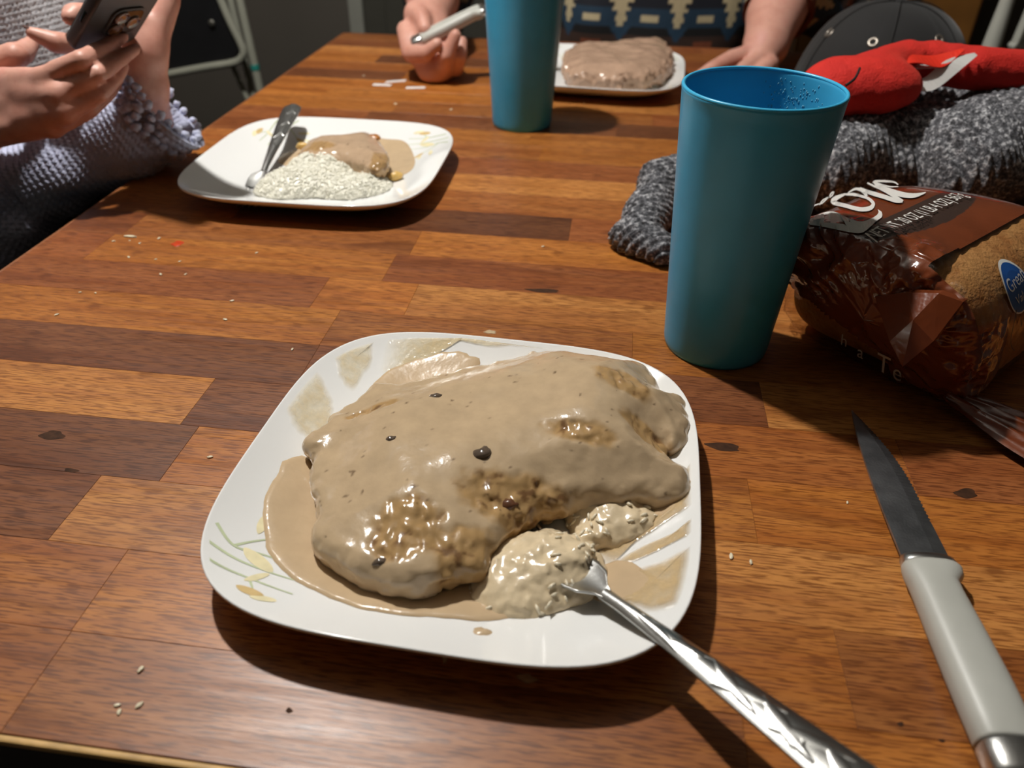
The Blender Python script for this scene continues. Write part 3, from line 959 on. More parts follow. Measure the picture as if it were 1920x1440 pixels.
# rice under the cutlet
def grains(name, pts, nrm, n_sub, parent, mat, size=(0.0031, 0.0010), seed=1):
    bm = bmesh.new(); bmesh.ops.create_icosphere(bm, subdivisions=1, radius=1)
    bv = np.array([v.co[:] for v in bm.verts]); bf = np.array([[v.index for v in f.verts] for f in bm.faces]); bm.free()
    rg = np.random.default_rng(seed)
    Vs, Fs = [], []
    for i, (p, nn) in enumerate(zip(pts, nrm)):
        d = rg.normal(size=3); d -= nn*(d@nn)*rg.uniform(0.3, 1.0); d /= np.linalg.norm(d)
        a = np.cross(d, nn); a /= np.linalg.norm(a)+1e-9
        b = np.cross(d, a)
        l = size[0]*rg.uniform(0.75, 1.2); r = size[1]*rg.uniform(0.85, 1.15)
        Vs.append(p+bv[:, :1]*d*l+bv[:, 1:2]*a*r+bv[:, 2:]*b*r)
        Fs.append(bf+i*len(bv))
    V, Fc = np.concatenate(Vs), np.concatenate(Fs)
    return pyd(name, V, Fc, mat, parent)
M_RICE = simple('cooked_rice', (240, 237, 222), 0.32, 0.06, 150)
M_RICEG = simple('rice_in_gravy', (220, 200, 166), 0.22, 0.10, 120, 0.3, 200)
def rice_mound(center_list, plate, label, h, mat, ngr, gmat, seed, lump=0.0022, cut=None, gsize=(0.0031, 0.0010)):
    lo = np.min([[c[0]-c[3]-0.01, c[1]-c[4]-0.01, 0.002] for c in center_list], 0)
    hi = np.max([[c[0]+c[3]+0.01, c[1]+c[4]+0.01, c[2]+c[5]+0.01] for c in center_list], 0)
    def fn(P):
        d = None
        for (cx, cy, cz, rx, ry, rz, an) in center_list:
            q = ellips(P, (cx, cy, cz), (rx, ry, rz), an)
            d = q if d is None else smin(d, q, 0.012)
        d = d+lump*fbm(P, 110, seed, 3)+0.0008*vnoise(P, 420, seed+3)
        pz = plate.z(P[:, :, 0, 0], P[:, :, 0, 1])
        return np.maximum(d, (pz[:, :, None]-0.0004)-P[..., 2])
    o = sdf_obj('rice', fn, lo, hi, h, mat)
    tag(o, label, 'rice', kind='stuff')
    me = o.data
    N = len(me.polygons)
    cc = np.empty(N*3, np.float32); me.polygons.foreach_get('center', cc)
    nn = np.empty(N*3, np.float32); me.polygons.foreach_get('normal', nn)
    cc, nn = cc.reshape(-1, 3), nn.reshape(-1, 3)
    ok = np.where((nn[:, 2] > -0.1) & (cc[:, 2] > plate.z(cc[:, 0], cc[:, 1])+0.001) & (True if cut is None else cut(cc)))[0]
    sel = np.random.default_rng(seed).choice(ok, min(ngr, len(ok)), replace=False)
    g = grains('rice_grains', cc[sel]+nn[sel]*0.0003, nn[sel], 1, o, gmat, gsize, seed)
    g['kind'] = 'stuff'
    return o
rc = gp(1018, 1058, 0.012)
rc2 = gp(1170, 970, 0.012)
rc3 = gp(960, 1120, 0.008)
rice_mound([(rc[0], rc[1], 0.005, 0.034, 0.026, 0.0175, 0.2), (rc2[0]-0.006, rc2[1]+0.004, 0.005, 0.027, 0.022, 0.0135, 0), (rc3[0], rc3[1], 0.003, 0.022, 0.013, 0.010, 0)],
           pl1, 'rice soaked in gravy under the edge of the large cutlet', 0.0014, M_RICEG, 90, simple('wet_rice_grain', (226, 214, 188), 0.22, 0.08, 150), 5, 0.0034, cut=lambda c: (c[:, 0] > rc[0]+0.004) | (c[:, 2] < 0.012))
# loose grains poking out
for (px, py, z, an, el) in ((1032, 1140, 0.012, 1.9, 0.9), (1024, 1132, 0.012, 2.2, 0.6)):
    pass

# mushroom and pepper pieces
_BVH = {}
def hit(px, py, objs, default):
    """first surface of the given meshes met by the line of sight"""
    from mathutils.bvhtree import BVHTree
    best = None
    for ob in objs:
        if ob.name not in _BVH:
            _BVH[ob.name] = BVHTree.FromPolygons([v.co[:] for v in ob.data.vertices], [tuple(p.vertices) for p in ob.data.polygons])
        d = ray(px, py); d = d/np.linalg.norm(d)
        loc, nrm, idx, dist = _BVH[ob.name].ray_cast(Vector(CAM), Vector(d))
        if loc is not None and (best is None or dist < best[0]): best = (dist, np.array(loc))
    return best[1] if best else default
def chip(px, py, z, rx, ry, rz, label, mat=M_MUSH, an=0.0, seed=0, name='mushroom_piece', group='mushroom pieces in the gravy', cat='mushroom', tilt=0.1, on=None):
    c = gp(px, py, z)
    if on is not None:
        c = hit(px, py, on, c)+np.array([0, 0, -rz*0.30])
    bm = bmesh.new(); bmesh.ops.create_icosphere(bm, subdivisions=3, radius=1)
    V = np.array([v.co[:] for v in bm.verts])
    n = fbm(V+seed, 1.6, seed, 2)[:, None]
    V = V*(1+0.35*n)*np.array([rx, ry, rz])
    V[:, 2] += tilt*V[:, 0]*0.5
    ca, sa = math.cos(an), math.sin(an)
    V = np.column_stack([V[:, 0]*ca-V[:, 1]*sa, V[:, 0]*sa+V[:, 1]*ca, V[:, 2]])+c
    for v, q in zip(bm.verts, V): v.co = q
    o = bmo(name, bm, mat, None, True)
    return tag(o, label, cat, group)
chip(903, 848, 0.0465, 0.0058, 0.0044, 0.0030, 'dark grey mushroom chunk at the centre of the large cutlet', an=0.6, seed=1, on=[MEAT1])
chip(955, 944, 0.0440, 0.0050, 0.0034, 0.0026, 'reddish brown mushroom bit near the front of the large cutlet', simple('brown_mushroom', (96, 62, 42), 0.2, 0.3, 200), 0.1, 2, on=[MEAT1])
chip(816, 742, 0.0420, 0.0046, 0.0026, 0.0018, 'small dark mushroom sliver near the far left edge of the large cutlet', an=0.3, seed=3, on=[MEAT1])
chip(734, 822, 0.0405, 0.0030, 0.0022, 0.0018, 'tiny dark mushroom bit left of the gravy highlights', an=0.3, seed=4, on=[MEAT1])
chip(628, 706, 0.0105, 0.0034, 0.0018, 0.0014, 'brown mushroom bit stuck to the far left rim of the nearest plate', an=-0.4, seed=5)
chip(614, 776, 0.0100, 0.0024, 0.0016, 0.0012, 'small brown mushroom bit in the gravy smear on the left rim', an=0.2, seed=6)
chip(1259, 1100, 0.0120, 0.0030, 0.0022, 0.0014, 'dark mushroom bit in the gravy on the right rim of the nearest plate', an=0.2, seed=7)
chip(902, 1190, 0.0120, 0.0055, 0.0040, 0.0020, 'pale gravy lump alone on the front rim of the nearest plate', M_GRAVY, 0.1, 8, 'gravy_lump', None, 'food bit')
chip(712, 1052, 0.0330, 0.0036, 0.0022, 0.0016, 'greenish dark mushroom bit on the front left slope of the large cutlet', an=0.5, seed=9, on=[MEAT1])

# plate on the left: rice, meat remnant, gravy
r2 = [gp(x, y, 0.008) for x, y in ((565, 345), (640, 350), (610, 318), (690, 345), (520, 355))]
rice_mound([(r2[0][0], r2[0][1], 0.005, 0.042, 0.032, 0.019, 0.2), (r2[1][0], r2[1][1], 0.004, 0.038, 0.028, 0.015, 0), (r2[2][0], r2[2][1], 0.006, 0.042, 0.026, 0.021, 0),
            (r2[3][0], r2[3][1], 0.004, 0.026, 0.022, 0.010, 0), (r2[4][0], r2[4][1], 0.004, 0.024, 0.018, 0.009, 0)],
           pl2, 'mound of plain white rice on the left plate', 0.0016, M_RICE, 2300, M_RICE, 9, 0.0030, gsize=(0.0027, 0.0010))
out2 = pp([(565, 282), (590, 262), (640, 258), (690, 250), (712, 262), (722, 285), (728, 308), (705, 318), (668, 306), (620, 296), (585, 296)], 0.024)
MEAT2 = cutlet('meat_slice', out2, lambda x, y, i: 0.019+0.006*sstep(0, 0.02, i), 0.017, 0.0015, 'leftover piece of meat with gravy behind the rice on the left plate', [(gp(600, 275, 0.03)[0], gp(600, 275, 0.03)[1], 0.02, 0.012, 0), (gp(712, 300, 0.03)[0], gp(712, 300, 0.03)[1], 0.012, 0.02, 0)], seed=21, group='gravy covered cutlets', rr=0.007, meaty=0.4)
g2 = patch('gravy', pp([(520, 300), (540, 282), (590, 270), (660, 262), (720, 268), (762, 274), (778, 300), (770, 322), (735, 330), (690, 322), (620, 318), (550, 312)], 0.006), pl2.z, 0.0018, M_GRAVY, None, 10, 8)
tag(g2, 'pool of gravy beside the leftover meat on the left plate', 'gravy', kind='stuff')
M_POT = simple('yellow_onion_bit', (226, 186, 110), 0.25, 0.15, 150)
chip(742, 331, 0.0090, 0.0085, 0.0050, 0.0048, 'yellow chunk at the right end of the rice on the left plate', M_POT, 0.5, 11, 'potato_chunk', None, 'food bit')
chip(568, 274, 0.0150, 0.0075, 0.0050, 0.0045, 'golden chunk at the left end of the leftover meat', M_POT, 0.2, 12, 'potato_chunk', None, 'food bit')
chip(700, 256, 0.0330, 0.0080, 0.0060, 0.0035, 'browned crisp bit on top of the leftover meat', simple('browned_bit', (170, 110, 50), 0.3, 0.3, 150), -0.3, 13, 'crisp_bit', None, 'food bit', on=[MEAT2])

# plate farthest away: cutlet on rice
out3 = pp([(1056, 118), (1075, 92), (1110, 92), (1150, 90), (1200, 84), (1240, 82), (1256, 96), (1258, 120), (1240, 138), (1200, 150), (1150, 152), (1100, 150), (1066, 146)], 0.028)
cutlet('meat_cutlet', out3, lambda x, y, i: 0.024+0.008*sstep(0, 0.03, i), 0.026, 0.0022, 'meat cutlet glazed with gravy on the farthest plate', [], seed=31, group='gravy covered cutlets', rr=0.010, meaty=0.85, lump=0.0045, finea=0.0060)
r3 = gp(1212, 158, 0.008)
rice_mound([(r3[0], r3[1], 0.004, 0.050, 0.022, 0.012, 0.1), (r3[0]-0.03, r3[1]+0.06, 0.004, 0.06, 0.05, 0.014, 0)], pl3, 'white rice showing under the cutlet on the farthest plate', 0.0022, M_RICE, 260, M_RICE, 15, 0.0025)
chip(1244, 142, 0.0120, 0.0110, 0.0080, 0.0050, 'dark mushroom slice at the right end of the far cutlet', an=0.3, seed=14)

# crumbs and drips on the table ------------------------------------------------
M_CRUMB = simple('rice_crumb', (226, 214, 184), 0.4, 0.1, 150)
CR_ = [(348, 514), (301, 514), (150, 548), (179, 549), (435, 564), (422, 599), (106, 590), (213, 452), (243, 451), (262, 456), (298, 447), (241, 482), (292, 486), (337, 490), (481, 474),
       (220, 1322), (261, 1322), (223, 1335), (264, 1255), (1371, 1043), (1408, 1054), (1589, 942), (682, 142), (742, 195), (1095, 193), (846, 205), (548, 655), (393, 857), (1018, 462)]
def crumb_label(px, py):
    if py > 1200: return 'tiny pale food crumb on the table near its lower left front edge'
    if px > 1300: return 'tiny pale food crumb on the table between nearest plate and steak knife'
    if py < 220: return 'tiny pale food crumb far back on the table near the far tumbler'
    if py < 500 and px < 500: return 'tiny pale food crumb around the red smear in front of the left plate'
    return 'tiny pale food crumb on the bare boards left of the nearest plate'
for i, (px, py) in enumerate(CR_):
    s = random.uniform(0.0008, 0.0014)*(1.4 if py < 220 else 1.0)
    chip(px, py, s*0.4, s*1.5, s*0.8, s*0.55, crumb_label(px, py), M_CRUMB, random.uniform(0, 3), 40+i, 'crumb', 'crumbs on the table', 'crumb', 0.0)
chip(245, 443, 0.0008, 0.0062, 0.0016, 0.0008, 'longest pale crumb on the table, left of the red smear', M_CRUMB, 0.0, 90, 'crumb', 'crumbs on the table', 'crumb', 0)
def spill(px, py, rx, ry, m, label, seed, name='gravy_drip', cat='spill', h=0.0004):
    c = gp(px, py)
    rg = random.Random(seed)
    out = [(c[0]+rx*math.cos(t)*rg.uniform(0.7, 1.2), c[1]+ry*math.sin(t)*rg.uniform(0.7, 1.2)) for t in np.linspace(0, 2*PI, 10)[:-1]]
    return tag(patch(name, out, flat0, h, m, None, 5), label, cat)
spill(333, 457, 0.006, 0.006, simple('red_sauce', (190, 62, 24), 0.35, 0.2, 200), 'small red sauce smear on the table in front of the left plate', 1, 'sauce_smear')
spill(987, 1272, 0.0055, 0.0026, M_THIN, 'pale gravy drip on the table in the shadow of the nearest plate', 2)
spill(920, 623, 0.0055, 0.0035, M_THIN, 'star shaped gravy splash on the table behind the nearest plate', 3)
spill(835, 1228, 0.002, 0.005, M_THIN, 'thin gravy streak on the table under the front rim of the plate', 4)
for (px, py, a, which) in ((740, 155, 0.25, 'tilted'), (716, 160, 0.0, 'leftmost'), (778, 166, 0.1, 'rightmost')):
    pt = gp(px, py)
    V = [(pt[0]-0.014, pt[1]-0.004-0.3*a*0.02, 0.0006), (pt[0]+0.014, pt[1]-0.004+a*0.05, 0.0006), (pt[0]+0.015, pt[1]+0.004+a*0.05, 0.0012), (pt[0]-0.013, pt[1]+0.004-0.3*a*0.02, 0.0012)]
    V += [(x, y, z-0.0005) for x, y, z in V]
    o = pyd('paper_scrap', V, [(0, 1, 2, 3), (7, 6, 5, 4), (0, 4, 5, 1), (1, 5, 6, 2), (2, 6, 7, 3), (3, 7, 4, 0)], simple('white_paper', (228, 224, 222), 0.6, 0.02, 30), None, False)
    tag(o, which+' small white paper scrap beside the hand holding the knife', 'paper', 'paper scraps by the far hand')

# ------------------------------------------------------------------ bread bag
BO = gp(1812, 775)                                    # near bottom corner of the loaf
BL = np.array([0.6923, 0.7216, 0.0])                  # along the loaf
BW = np.array([-BL[1], BL[0], 0.0])                   # across, away from the logo side
BZ = np.array([0, 0, 1.0])
BHW, BHH, BN, BLEN = 0.0735, 0.0485, 5.0, 0.158
BNT = 2.7
bread = empty('bread_bag', BO+BL*0.12+BW*0.072, 'sliced bread loaf in a printed brown plastic bag right of the blue tumbler', 'bread')
def bag_pt(u, th, grow=0.0, wr=1.0):
    """u metres along the loaf, th angle round the section (0 = logo side, pi/2 = top)"""
    u, th = np.asarray(u, float), np.asarray(th, float)
    c, s = np.cos(th), np.sin(th)
    n = np.where(s > 0, np.where(c > 0, BNT, 6.0), BN)
    k = (np.abs(c)**n+np.abs(s)**n)**(-1/n)
    V_ = -c*k*(BHW+grow+np.where(c < 0, 0.005*np.abs(c), 0)); Z_ = s*k*(BHH+grow)
    z = BHH+Z_
    v = 0.0725+V_*(1-0.10*np.clip(z/0.1, 0, 1)*(c > 0))
    z = z+0.006*np.cos(np.clip((v-0.0725)/0.085, -1, 1)*PI/2)*np.clip(z/0.09, 0, 1)
    lean = -0.026*np.clip(z/0.095, 0, 1)*np.clip(1-u/0.12, 0, 1)
    P = BO+np.multiply.outer(u+lean, BL)+np.multiply.outer(v, BW)+np.multiply.outer(z, BZ)
    return P
def bag_top_z(x, y):
    q = np.array([x, y, 0])-BO
    v = q@BW
    nb_ = BNT if v < 0.0725 else 6.0
    vv = np.clip(abs((v-0.0725)/(BHW*(0.9 if v < 0.0725 else 1.06))), 0, 0.999)
    z = BHH+(1-vv**nb_)**(1/nb_)*BHH
    return z+0.006*math.cos(min(1, abs(v-0.0725)/0.085)*PI/2)
NU_, NT_ = 190, 360
def bag_surface(grow, wrinkle, seed):
    us = np.concatenate([np.zeros(26), np.linspace(0.0, BLEN, NU_-26)])
    rad = np.concatenate([np.linspace(0.0, 1.0, 26)**0.8, np.ones(NU_-26)])
    th = np.linspace(0, 2*PI, NT_, endpoint=False)
    U, TH = np.meshgrid(us, th, indexing='ij')
    P = bag_pt(U, TH, grow)
    R = rad[:, None, None]
    # end: gathered towards its middle and bulging
    cen = bag_pt(np.zeros(2), np.array([PI/2, -PI/2]), 0).mean(0)
    cen = cen+BL*(-0.010)
    Q = cen+(P-cen)*R
    bulge = -(0.008+grow)*(1-R[..., 0]**3)
    Q = Q+bulge[..., None]*BL
    # rounded edge between end and sides
    fe = np.clip((U-0.085-0.02*np.cos(TH)+grow)/(BLEN-0.085), 0, 1)
    axis_f = BO+np.multiply.outer(U, BL)+0.0725*BW+BHH*0.8*BZ
    Q = axis_f+(Q-axis_f)*np.sqrt(np.clip(1-fe**3.2, 0.0, 1))[..., None]
    e = np.clip(1-(np.maximum(U, 0))/0.016, 0, 1)*np.clip((rad-0.80)/0.20, 0, 1)[:, None]
    axis_c = BO+np.multiply.outer(U, BL)+0.0725*BW+BHH*BZ
    Q = Q-(Q-axis_c)*(0.055*e**2)[..., None]
    if wrinkle:
        end = np.clip(1-U/0.032, 0, 1)*np.clip(rad*1.3, 0.25, 1)[:, None]
        S = np.stack([U*0.4+rad[:, None]*0.06, np.cos(TH)*0.075, np.sin(TH)*0.05], -1)
        G_ = Q@np.stack([BL, 0.8*BW+0.6*BZ, -0.6*BW+0.8*BZ], 1)
        w1 = 1-2*np.abs(vnoise(G_*np.array([1, 1.6, 0.7]), 34, seed))
        w2 = 1-2*np.abs(vnoise(G_*np.array([1, 0.7, 1.5]), 85, seed+2))
        w3 = 1-2*np.abs(vnoise(G_*np.array([1, 1.3, 0.8]), 190, seed+7))
        body = 1-2*np.abs(vnoise(S*np.array([1, 1, 1]), 30, seed+5))
        disp = wrinkle*(end*(0.0034*w1+0.0022*w2+0.0012*w3)+(1-end)*0.0005*body)
        nrm = Q-axis_c
        nrm /= np.linalg.norm(nrm, axis=-1)[..., None]+1e-9
        nrm = nrm*(1-(rad < 0.98)[:, None, None]*0.7)-BL*(rad < 0.98)[:, None, None]*0.9
        Q = Q+nrm*disp[..., None]
    Q[..., 2] = np.maximum(Q[..., 2], 0.0006 if grow else 0.0030)
    return Q, U, TH, rad
def orient(o):
    bm = bmesh.new(); bm.from_mesh(o.data)
    bmesh.ops.recalc_face_normals(bm, faces=bm.faces)
    if sum(f.calc_area()*f.normal.z*(1 if f.calc_center_median().z > 0.05 else -1) for f in bm.faces) < 0: bmesh.ops.reverse_faces(bm, faces=bm.faces)
    bm.to_mesh(o.data); bm.free()
    return o
def crust_mat():
    t = NT('bread_crust')
    co = t.coord()
    a = t.noise(co, 60, 4); b = t.noise(co, 340, 3)
    c = t.ramp(a, [(0.3, lin(168, 112, 58)), (0.6, lin(196, 146, 88)), (0.8, lin(150, 94, 44))])
    t.set(Base_Color=c, Roughness=0.75)
    t.bump(t.math('ADD', a, b), 0.6, 0.002)
    return t.m
Q, U, TH, rad = bag_surface(-0.0008, 0.0, 1)
wv = 0.0004*np.sin(U*2*PI/0.0125)*(np.clip((U-0.01)/0.02, 0, 1))-0.0045*np.clip(1-U/0.035, 0, 1)      # slices show as shallow ribs
ax = BO+np.multiply.outer(U, BL)+0.0725*BW+BHH*BZ
nn = Q-ax; nn /= np.linalg.norm(nn, axis=-1)[..., None]+1e-9
Q = Q+nn*(wv-0.0006)[..., None]
Q[..., 2] = np.maximum(Q[..., 2], 0.003)
orient(grid_obj('loaf', Q, NU_, NT_, crust_mat(), bread, True))
def film_mat():
    t = NT('printed_plastic_film')
    a = t.n('ShaderNodeAttribute', attribute_name='Col')
    sep = t.n('ShaderNodeSeparateColor')
    t.l(a.outputs['Color'], sep.inputs[0])
    co = t.coord()
    t.set(Base_Color=t.mix(t.ramp(sep.outputs[1], [(0.45, 0.0), (0.55, 1.0)]), t.ramp(t.noise(co, 30), [(0.3, lin(104, 50, 26)), (0.7, lin(122, 60, 32))]), lin(62, 46, 40)), Roughness=0.14, Coat_Weight=0.8, Coat_Roughness=0.05)
    t.bump(t.noise(co, 120, 3), 0.30, 0.0012)
    tr = t.n('ShaderNodeBsdfTransparent'); tr.inputs[0].default_value = (0.93, 0.9, 0.86, 1)
    gl = t.n('ShaderNodeBsdfGlossy'); gl.inputs['Roughness'].default_value = 0.10
    t.l(t.b.inputs['Normal'].links[0].from_socket, gl.inputs['Normal'])
    fr = t.n('ShaderNodeLayerWeight'); fr.inputs[0].default_value = 0.5
    mc = t.n('ShaderNodeMixShader'); t.l(t.math('ADD', t.math('MULTIPLY', t.math('POWER', fr.outputs['Facing'], 4.0), 0.5), 0.05), mc.inputs[0]); t.l(tr.outputs[0], mc.inputs[1]); t.l(gl.outputs[0], mc.inputs[2])
    mx = t.n('ShaderNodeMixShader')
    t.l(t.ramp(sep.outputs[0], [(0.45, 0.0), (0.55, 1.0)]), mx.inputs[0])
    t.l(mc.outputs[0], mx.inputs[1]); t.l(t.b.outputs[0], mx.inputs[2])
    t.l(mx.outputs[0], t.t.nodes['Material Output'].inputs[0])
    return t.m
M_FILM = film_mat()
Q, U, TH, rad = bag_surface(0.0012, 1.0, 3)
q = Q-BO
vv, zz, uu = q@BW, q[..., 2], q@BL
# where the film is printed brown: the near half of the top, the end, a band round the lower side
top = (np.sin(TH) > 0.35)
pr = np.zeros_like(U)
lens = (((uu-0.045)/0.085)**2+((vv-0.104)/0.034)**2 < 1.0) & (uu < 0.108)           # clear oval round the lettering
pr = np.where(top & (vv > 0.046) & ~lens, 1.0, pr)
pr = np.where(rad[:, None] < 0.99, np.where((zz > 0.026+0.30*(vv-0.055)*(vv > 0.055)) | (vv < 0.045), 1.0, 0.0)+0*U, pr)
side = (np.cos(TH) > 0.35) & ~top
pr = np.where(side & (uu < 0.020-0.15*(zz-0.05)), 1.0, pr)
pr = np.where((np.cos(TH) < -0.3) & (zz > 0.045), 1.0, pr)
strip_ = lens & top & (vv < 0.100) & (rad[:, None] > 0.99)                   # dark strip under the weight line
pr = np.where(strip_, 1.0, pr)
FILM = orient(grid_obj('bag_film', Q, NU_, NT_, M_FILM, bread, True, col=np.stack([pr, strip_*1.0, pr], -1)))
M_WHITE = simple('white_print', (226, 224, 218), 0.3, 0.02, 30)
M_BLACKP = simple('black_print', (18, 14, 12), 0.35, 0.05, 30)
M_BLUE = simple('blue_print', (24, 84, 160), 0.3, 0.05, 30)
def on_top(px, py, dz=0.0036):
    p0 = gp(px, py, 0.098)
    for _ in range(4): p0 = gp(px, py, bag_top_z(p0[0], p0[1]))
    return hit(px, py, [FILM], p0)+np.array([0, 0, dz-0.0026])
def cast(o_, d_, default):
    if FILM.name not in _BVH: hit(1700, 500, [FILM], None)
    loc, nrm, idx, dist = _BVH[FILM.name].ray_cast(Vector(o_), Vector(d_))
    return np.array(loc) if loc is not None else default
def crop(x, y): return (1480+x/5.333, 330+y/5.333)
def stroke(name, pts, w, mat=M_WHITE, dz=0.0036):
    C = catmull(np.array(pts, float), 8, False)
    T = np.gradient(C, axis=0); T /= np.linalg.norm(T, axis=1)[:, None]+1e-9
    N = np.column_stack([-T[:, 1], T[:, 0]])
    W = catmull(np.array(w, float).reshape(-1, 1), 8, False)[:, 0] if np.ndim(w) else np.full(len(C), w)
    V = []
    for c, n, ww in zip(C, N, W):
        V += [on_top(*crop(*(c+n*ww/2)), dz), on_top(*crop(*(c-n*ww/2)), dz)]
    return pyd(name, V, [(2*i, 2*i+1, 2*i+3, 2*i+2) for i in range(len(C)-1)], mat, bread, False)
stroke('script_letter', [(560, 190), (460, 235), (440, 275), (560, 310), (700, 345), (800, 335), (835, 290), (790, 240), (720, 215), (640, 195), (560, 195)], [18, 46, 44, 40, 42, 44, 34, 30, 26, 30, 20])
stroke('script_letter', [(585, 178), (660, 140), (730, 160), (770, 215)], [10, 24, 34, 26])
stroke('script_letter', [(700, 140), (800, 180), (950, 225), (1060, 262), (1125, 272)], [34, 42, 44, 40, 20], dz=0.0038)
stroke('script_letter', [(1130, 270), (1070, 238), (960, 175), (850, 120), (775, 84)], [24, 34, 22, 20, 14], dz=0.0040)
stroke('script_letter', [(1085, 118), (1000, 118), (900, 92), (850, 66), (940, 62), (1040, 72), (1085, 100)], [8, 14, 18, 22, 20, 18, 12])
stroke('script_letter', [(835, 68), (910, 125), (1030, 175), (1150, 205), (1240, 210), (1310, 195), (1360, 178)], [20, 44, 56, 52, 44, 26, 8], dz=0.0038)
for loop_ in ([(300, 300), (330, 255), (385, 225), (345, 265), (315, 290)], [(395, 225), (415, 185), (440, 170), (425, 205), (395, 225)], [(225, 320), (260, 300), (300, 290)]):
    stroke('script_letter', loop_, 12)
# swash under the word
sw_up = [(880, 345), (885, 385), (830, 430), (720, 468), (600, 440), (480, 380), (390, 368), (300, 395), (205, 440)]
sw_lo = [(918, 370), (922, 420), (860, 470), (760, 560), (690, 585), (580, 572), (450, 545), (330, 520), (200, 500)]
A_, B_ = catmull(np.array(sw_up, float), 5, False), catmull(np.array(sw_lo, float), 5, False)
V = []
for a, b in zip(A_, B_):
    for f in (0, 0.33, 0.66, 1): V.append(on_top(*crop(*(a+(b-a)*f))))
pyd('swash', V, grid_faces(len(A_), 4), M_WHITE, bread, False)
def letter(name, txt, origin, xdir, ydir, size, mat, off, shear=0.0, sx=1.0, surf=None):
    """printed line of writing laid on the bag: origin world point, directions of reading and of letter height"""
    tv, tf = text_geo(txt, size, shear)
    P = np.asarray(origin)+tv[:, :1]*sx*np.asarray(xdir)+tv[:, 1:2]*np.asarray(ydir)+np.asarray(off)
    if surf is not None:
        P = np.array([surf(p) for p in P])
    return pyd(name, P, tf, mat, bread, False)
def drop_top(p):
    q_ = cast((p[0], p[1], 0.3), (0, 0, -1), np.array([p[0], p[1], bag_top_z(p[0], p[1])]))
    return q_+np.array([0, 0, 0.0020])
n0, n1 = on_top(1642, 462), on_top(1812, 372)
xd = (n1-n0); xd[2] = 0; ln = np.linalg.norm(xd); xd /= ln
yd = np.array([-xd[1], xd[0], 0])
tw = text_geo('NET WT. 20 OZ (1 LB 4 OZ) 567g', 1.0)[0][:, 0].max()
letter('weight_lettering', 'NET WT. 20 OZ (1 LB 4 OZ) 567g', n0, xd, yd, 0.0145, M_WHITE, (0, 0, 0), 0.0, ln/(tw*0.0145), drop_top)
letter('date_lettering', 'BEST IF USED BY', n0-yd*0.0065+xd*0.02, xd, yd, 0.0062, M_BLACKP, (0, 0, 0), 0.0, 0.9, drop_top)
# logo side: oval badge, word mark
def on_side(u, z, off=0.0032):
    s = np.clip((z-BHH)/BHH, -0.995, 0.995)
    nb_ = BNT if s > 0 else BN
    th = math.atan2(math.copysign(abs(s), s), (1-abs(s)**nb_)**(1/nb_))
    base = bag_pt(np.array([u]), np.array([th]), 0.0012)[0]
    if off: base = cast(tuple(base-BW*0.2), tuple(BW), base)
    return base-BW*(off-0.0024)+BZ*0.0006*(off > 0)
def side_uv(px, py):
    """spot of the photograph on the logo side in (u, z)"""
    best = None
    for z in np.linspace(0.0, 0.09, 91):
        p = gp(px, py, z); q_ = p-BO
        s = np.clip((z-BHH)/BHH, -0.995, 0.995)
        v_side = float((on_side(q_@BL, z, 0.0)-BO)@BW)
        e = abs(q_@BW-v_side)
        if best is None or e < best[0]: best = (e, q_@BL+0.026*np.clip(z/0.095, 0, 1)*np.clip(1-(q_@BL)/0.12, 0, 1), z)
    return best[1:]
lu, lz = side_uv(1896, 552)
V = []
for k in range(5):
    for j in range(48):
        a = 2*PI*j/48
        V.append(on_side(lu+0.0125*math.cos(a)*k/4, lz+0.0125*math.sin(a)*k/4, 0.0034))
pyd('badge', V, grid_faces(5, 48, True), M_BLUE, bread, False)
V = []
for k in (1.0, 1.09):
    for j in range(48):
        a = 2*PI*j/48
        V.append(on_side(lu+0.0125*math.cos(a)*k, lz+0.0125*math.sin(a)*k, 0.0034))
pyd('badge_ring', V, grid_faces(2, 48, True), M_WHITE, bread, False)
def side_text(name, txt, u0, z0, size, mat, ang=0.0, sx=1.0, off=0.0038):
    tv, tf = text_geo(txt, size)
    c, s = math.cos(ang), math.sin(ang)
    P = [on_side(u0+(x*sx*c-y*s), z0+(x*sx*s+y*c), off) for x, y, _ in tv]
    return pyd(name, P, tf, mat, bread, False)
side_text('badge_lettering', 'Great', lu-0.0098, lz+0.0010, 0.0088, M_WHITE, 0.12)
side_text('badge_lettering', 'Value', lu-0.0060, lz-0.0068, 0.0076, M_WHITE, 0.12)
wu, wz = side_uv(1895, 618)
side_text('script_lettering', 'Wheat', wu, wz, 0.013, M_BLACKP, 0.05)
# thin black line from the badge
ld = [side_uv(x, y) for x, y in ((1889, 585), (1884, 620), (1882, 645), (1889, 655))]
V = []
for a in catmull(np.array(ld), 6, False): V += [on_side(a[0]-0.0005, a[1], 0.0036), on_side(a[0]+0.0005, a[1], 0.0036)]
pyd('badge_string', V, [(2*i, 2*i+1, 2*i+3, 2*i+2) for i in range(len(V)//2-1)], M_BLACKP, bread, False)
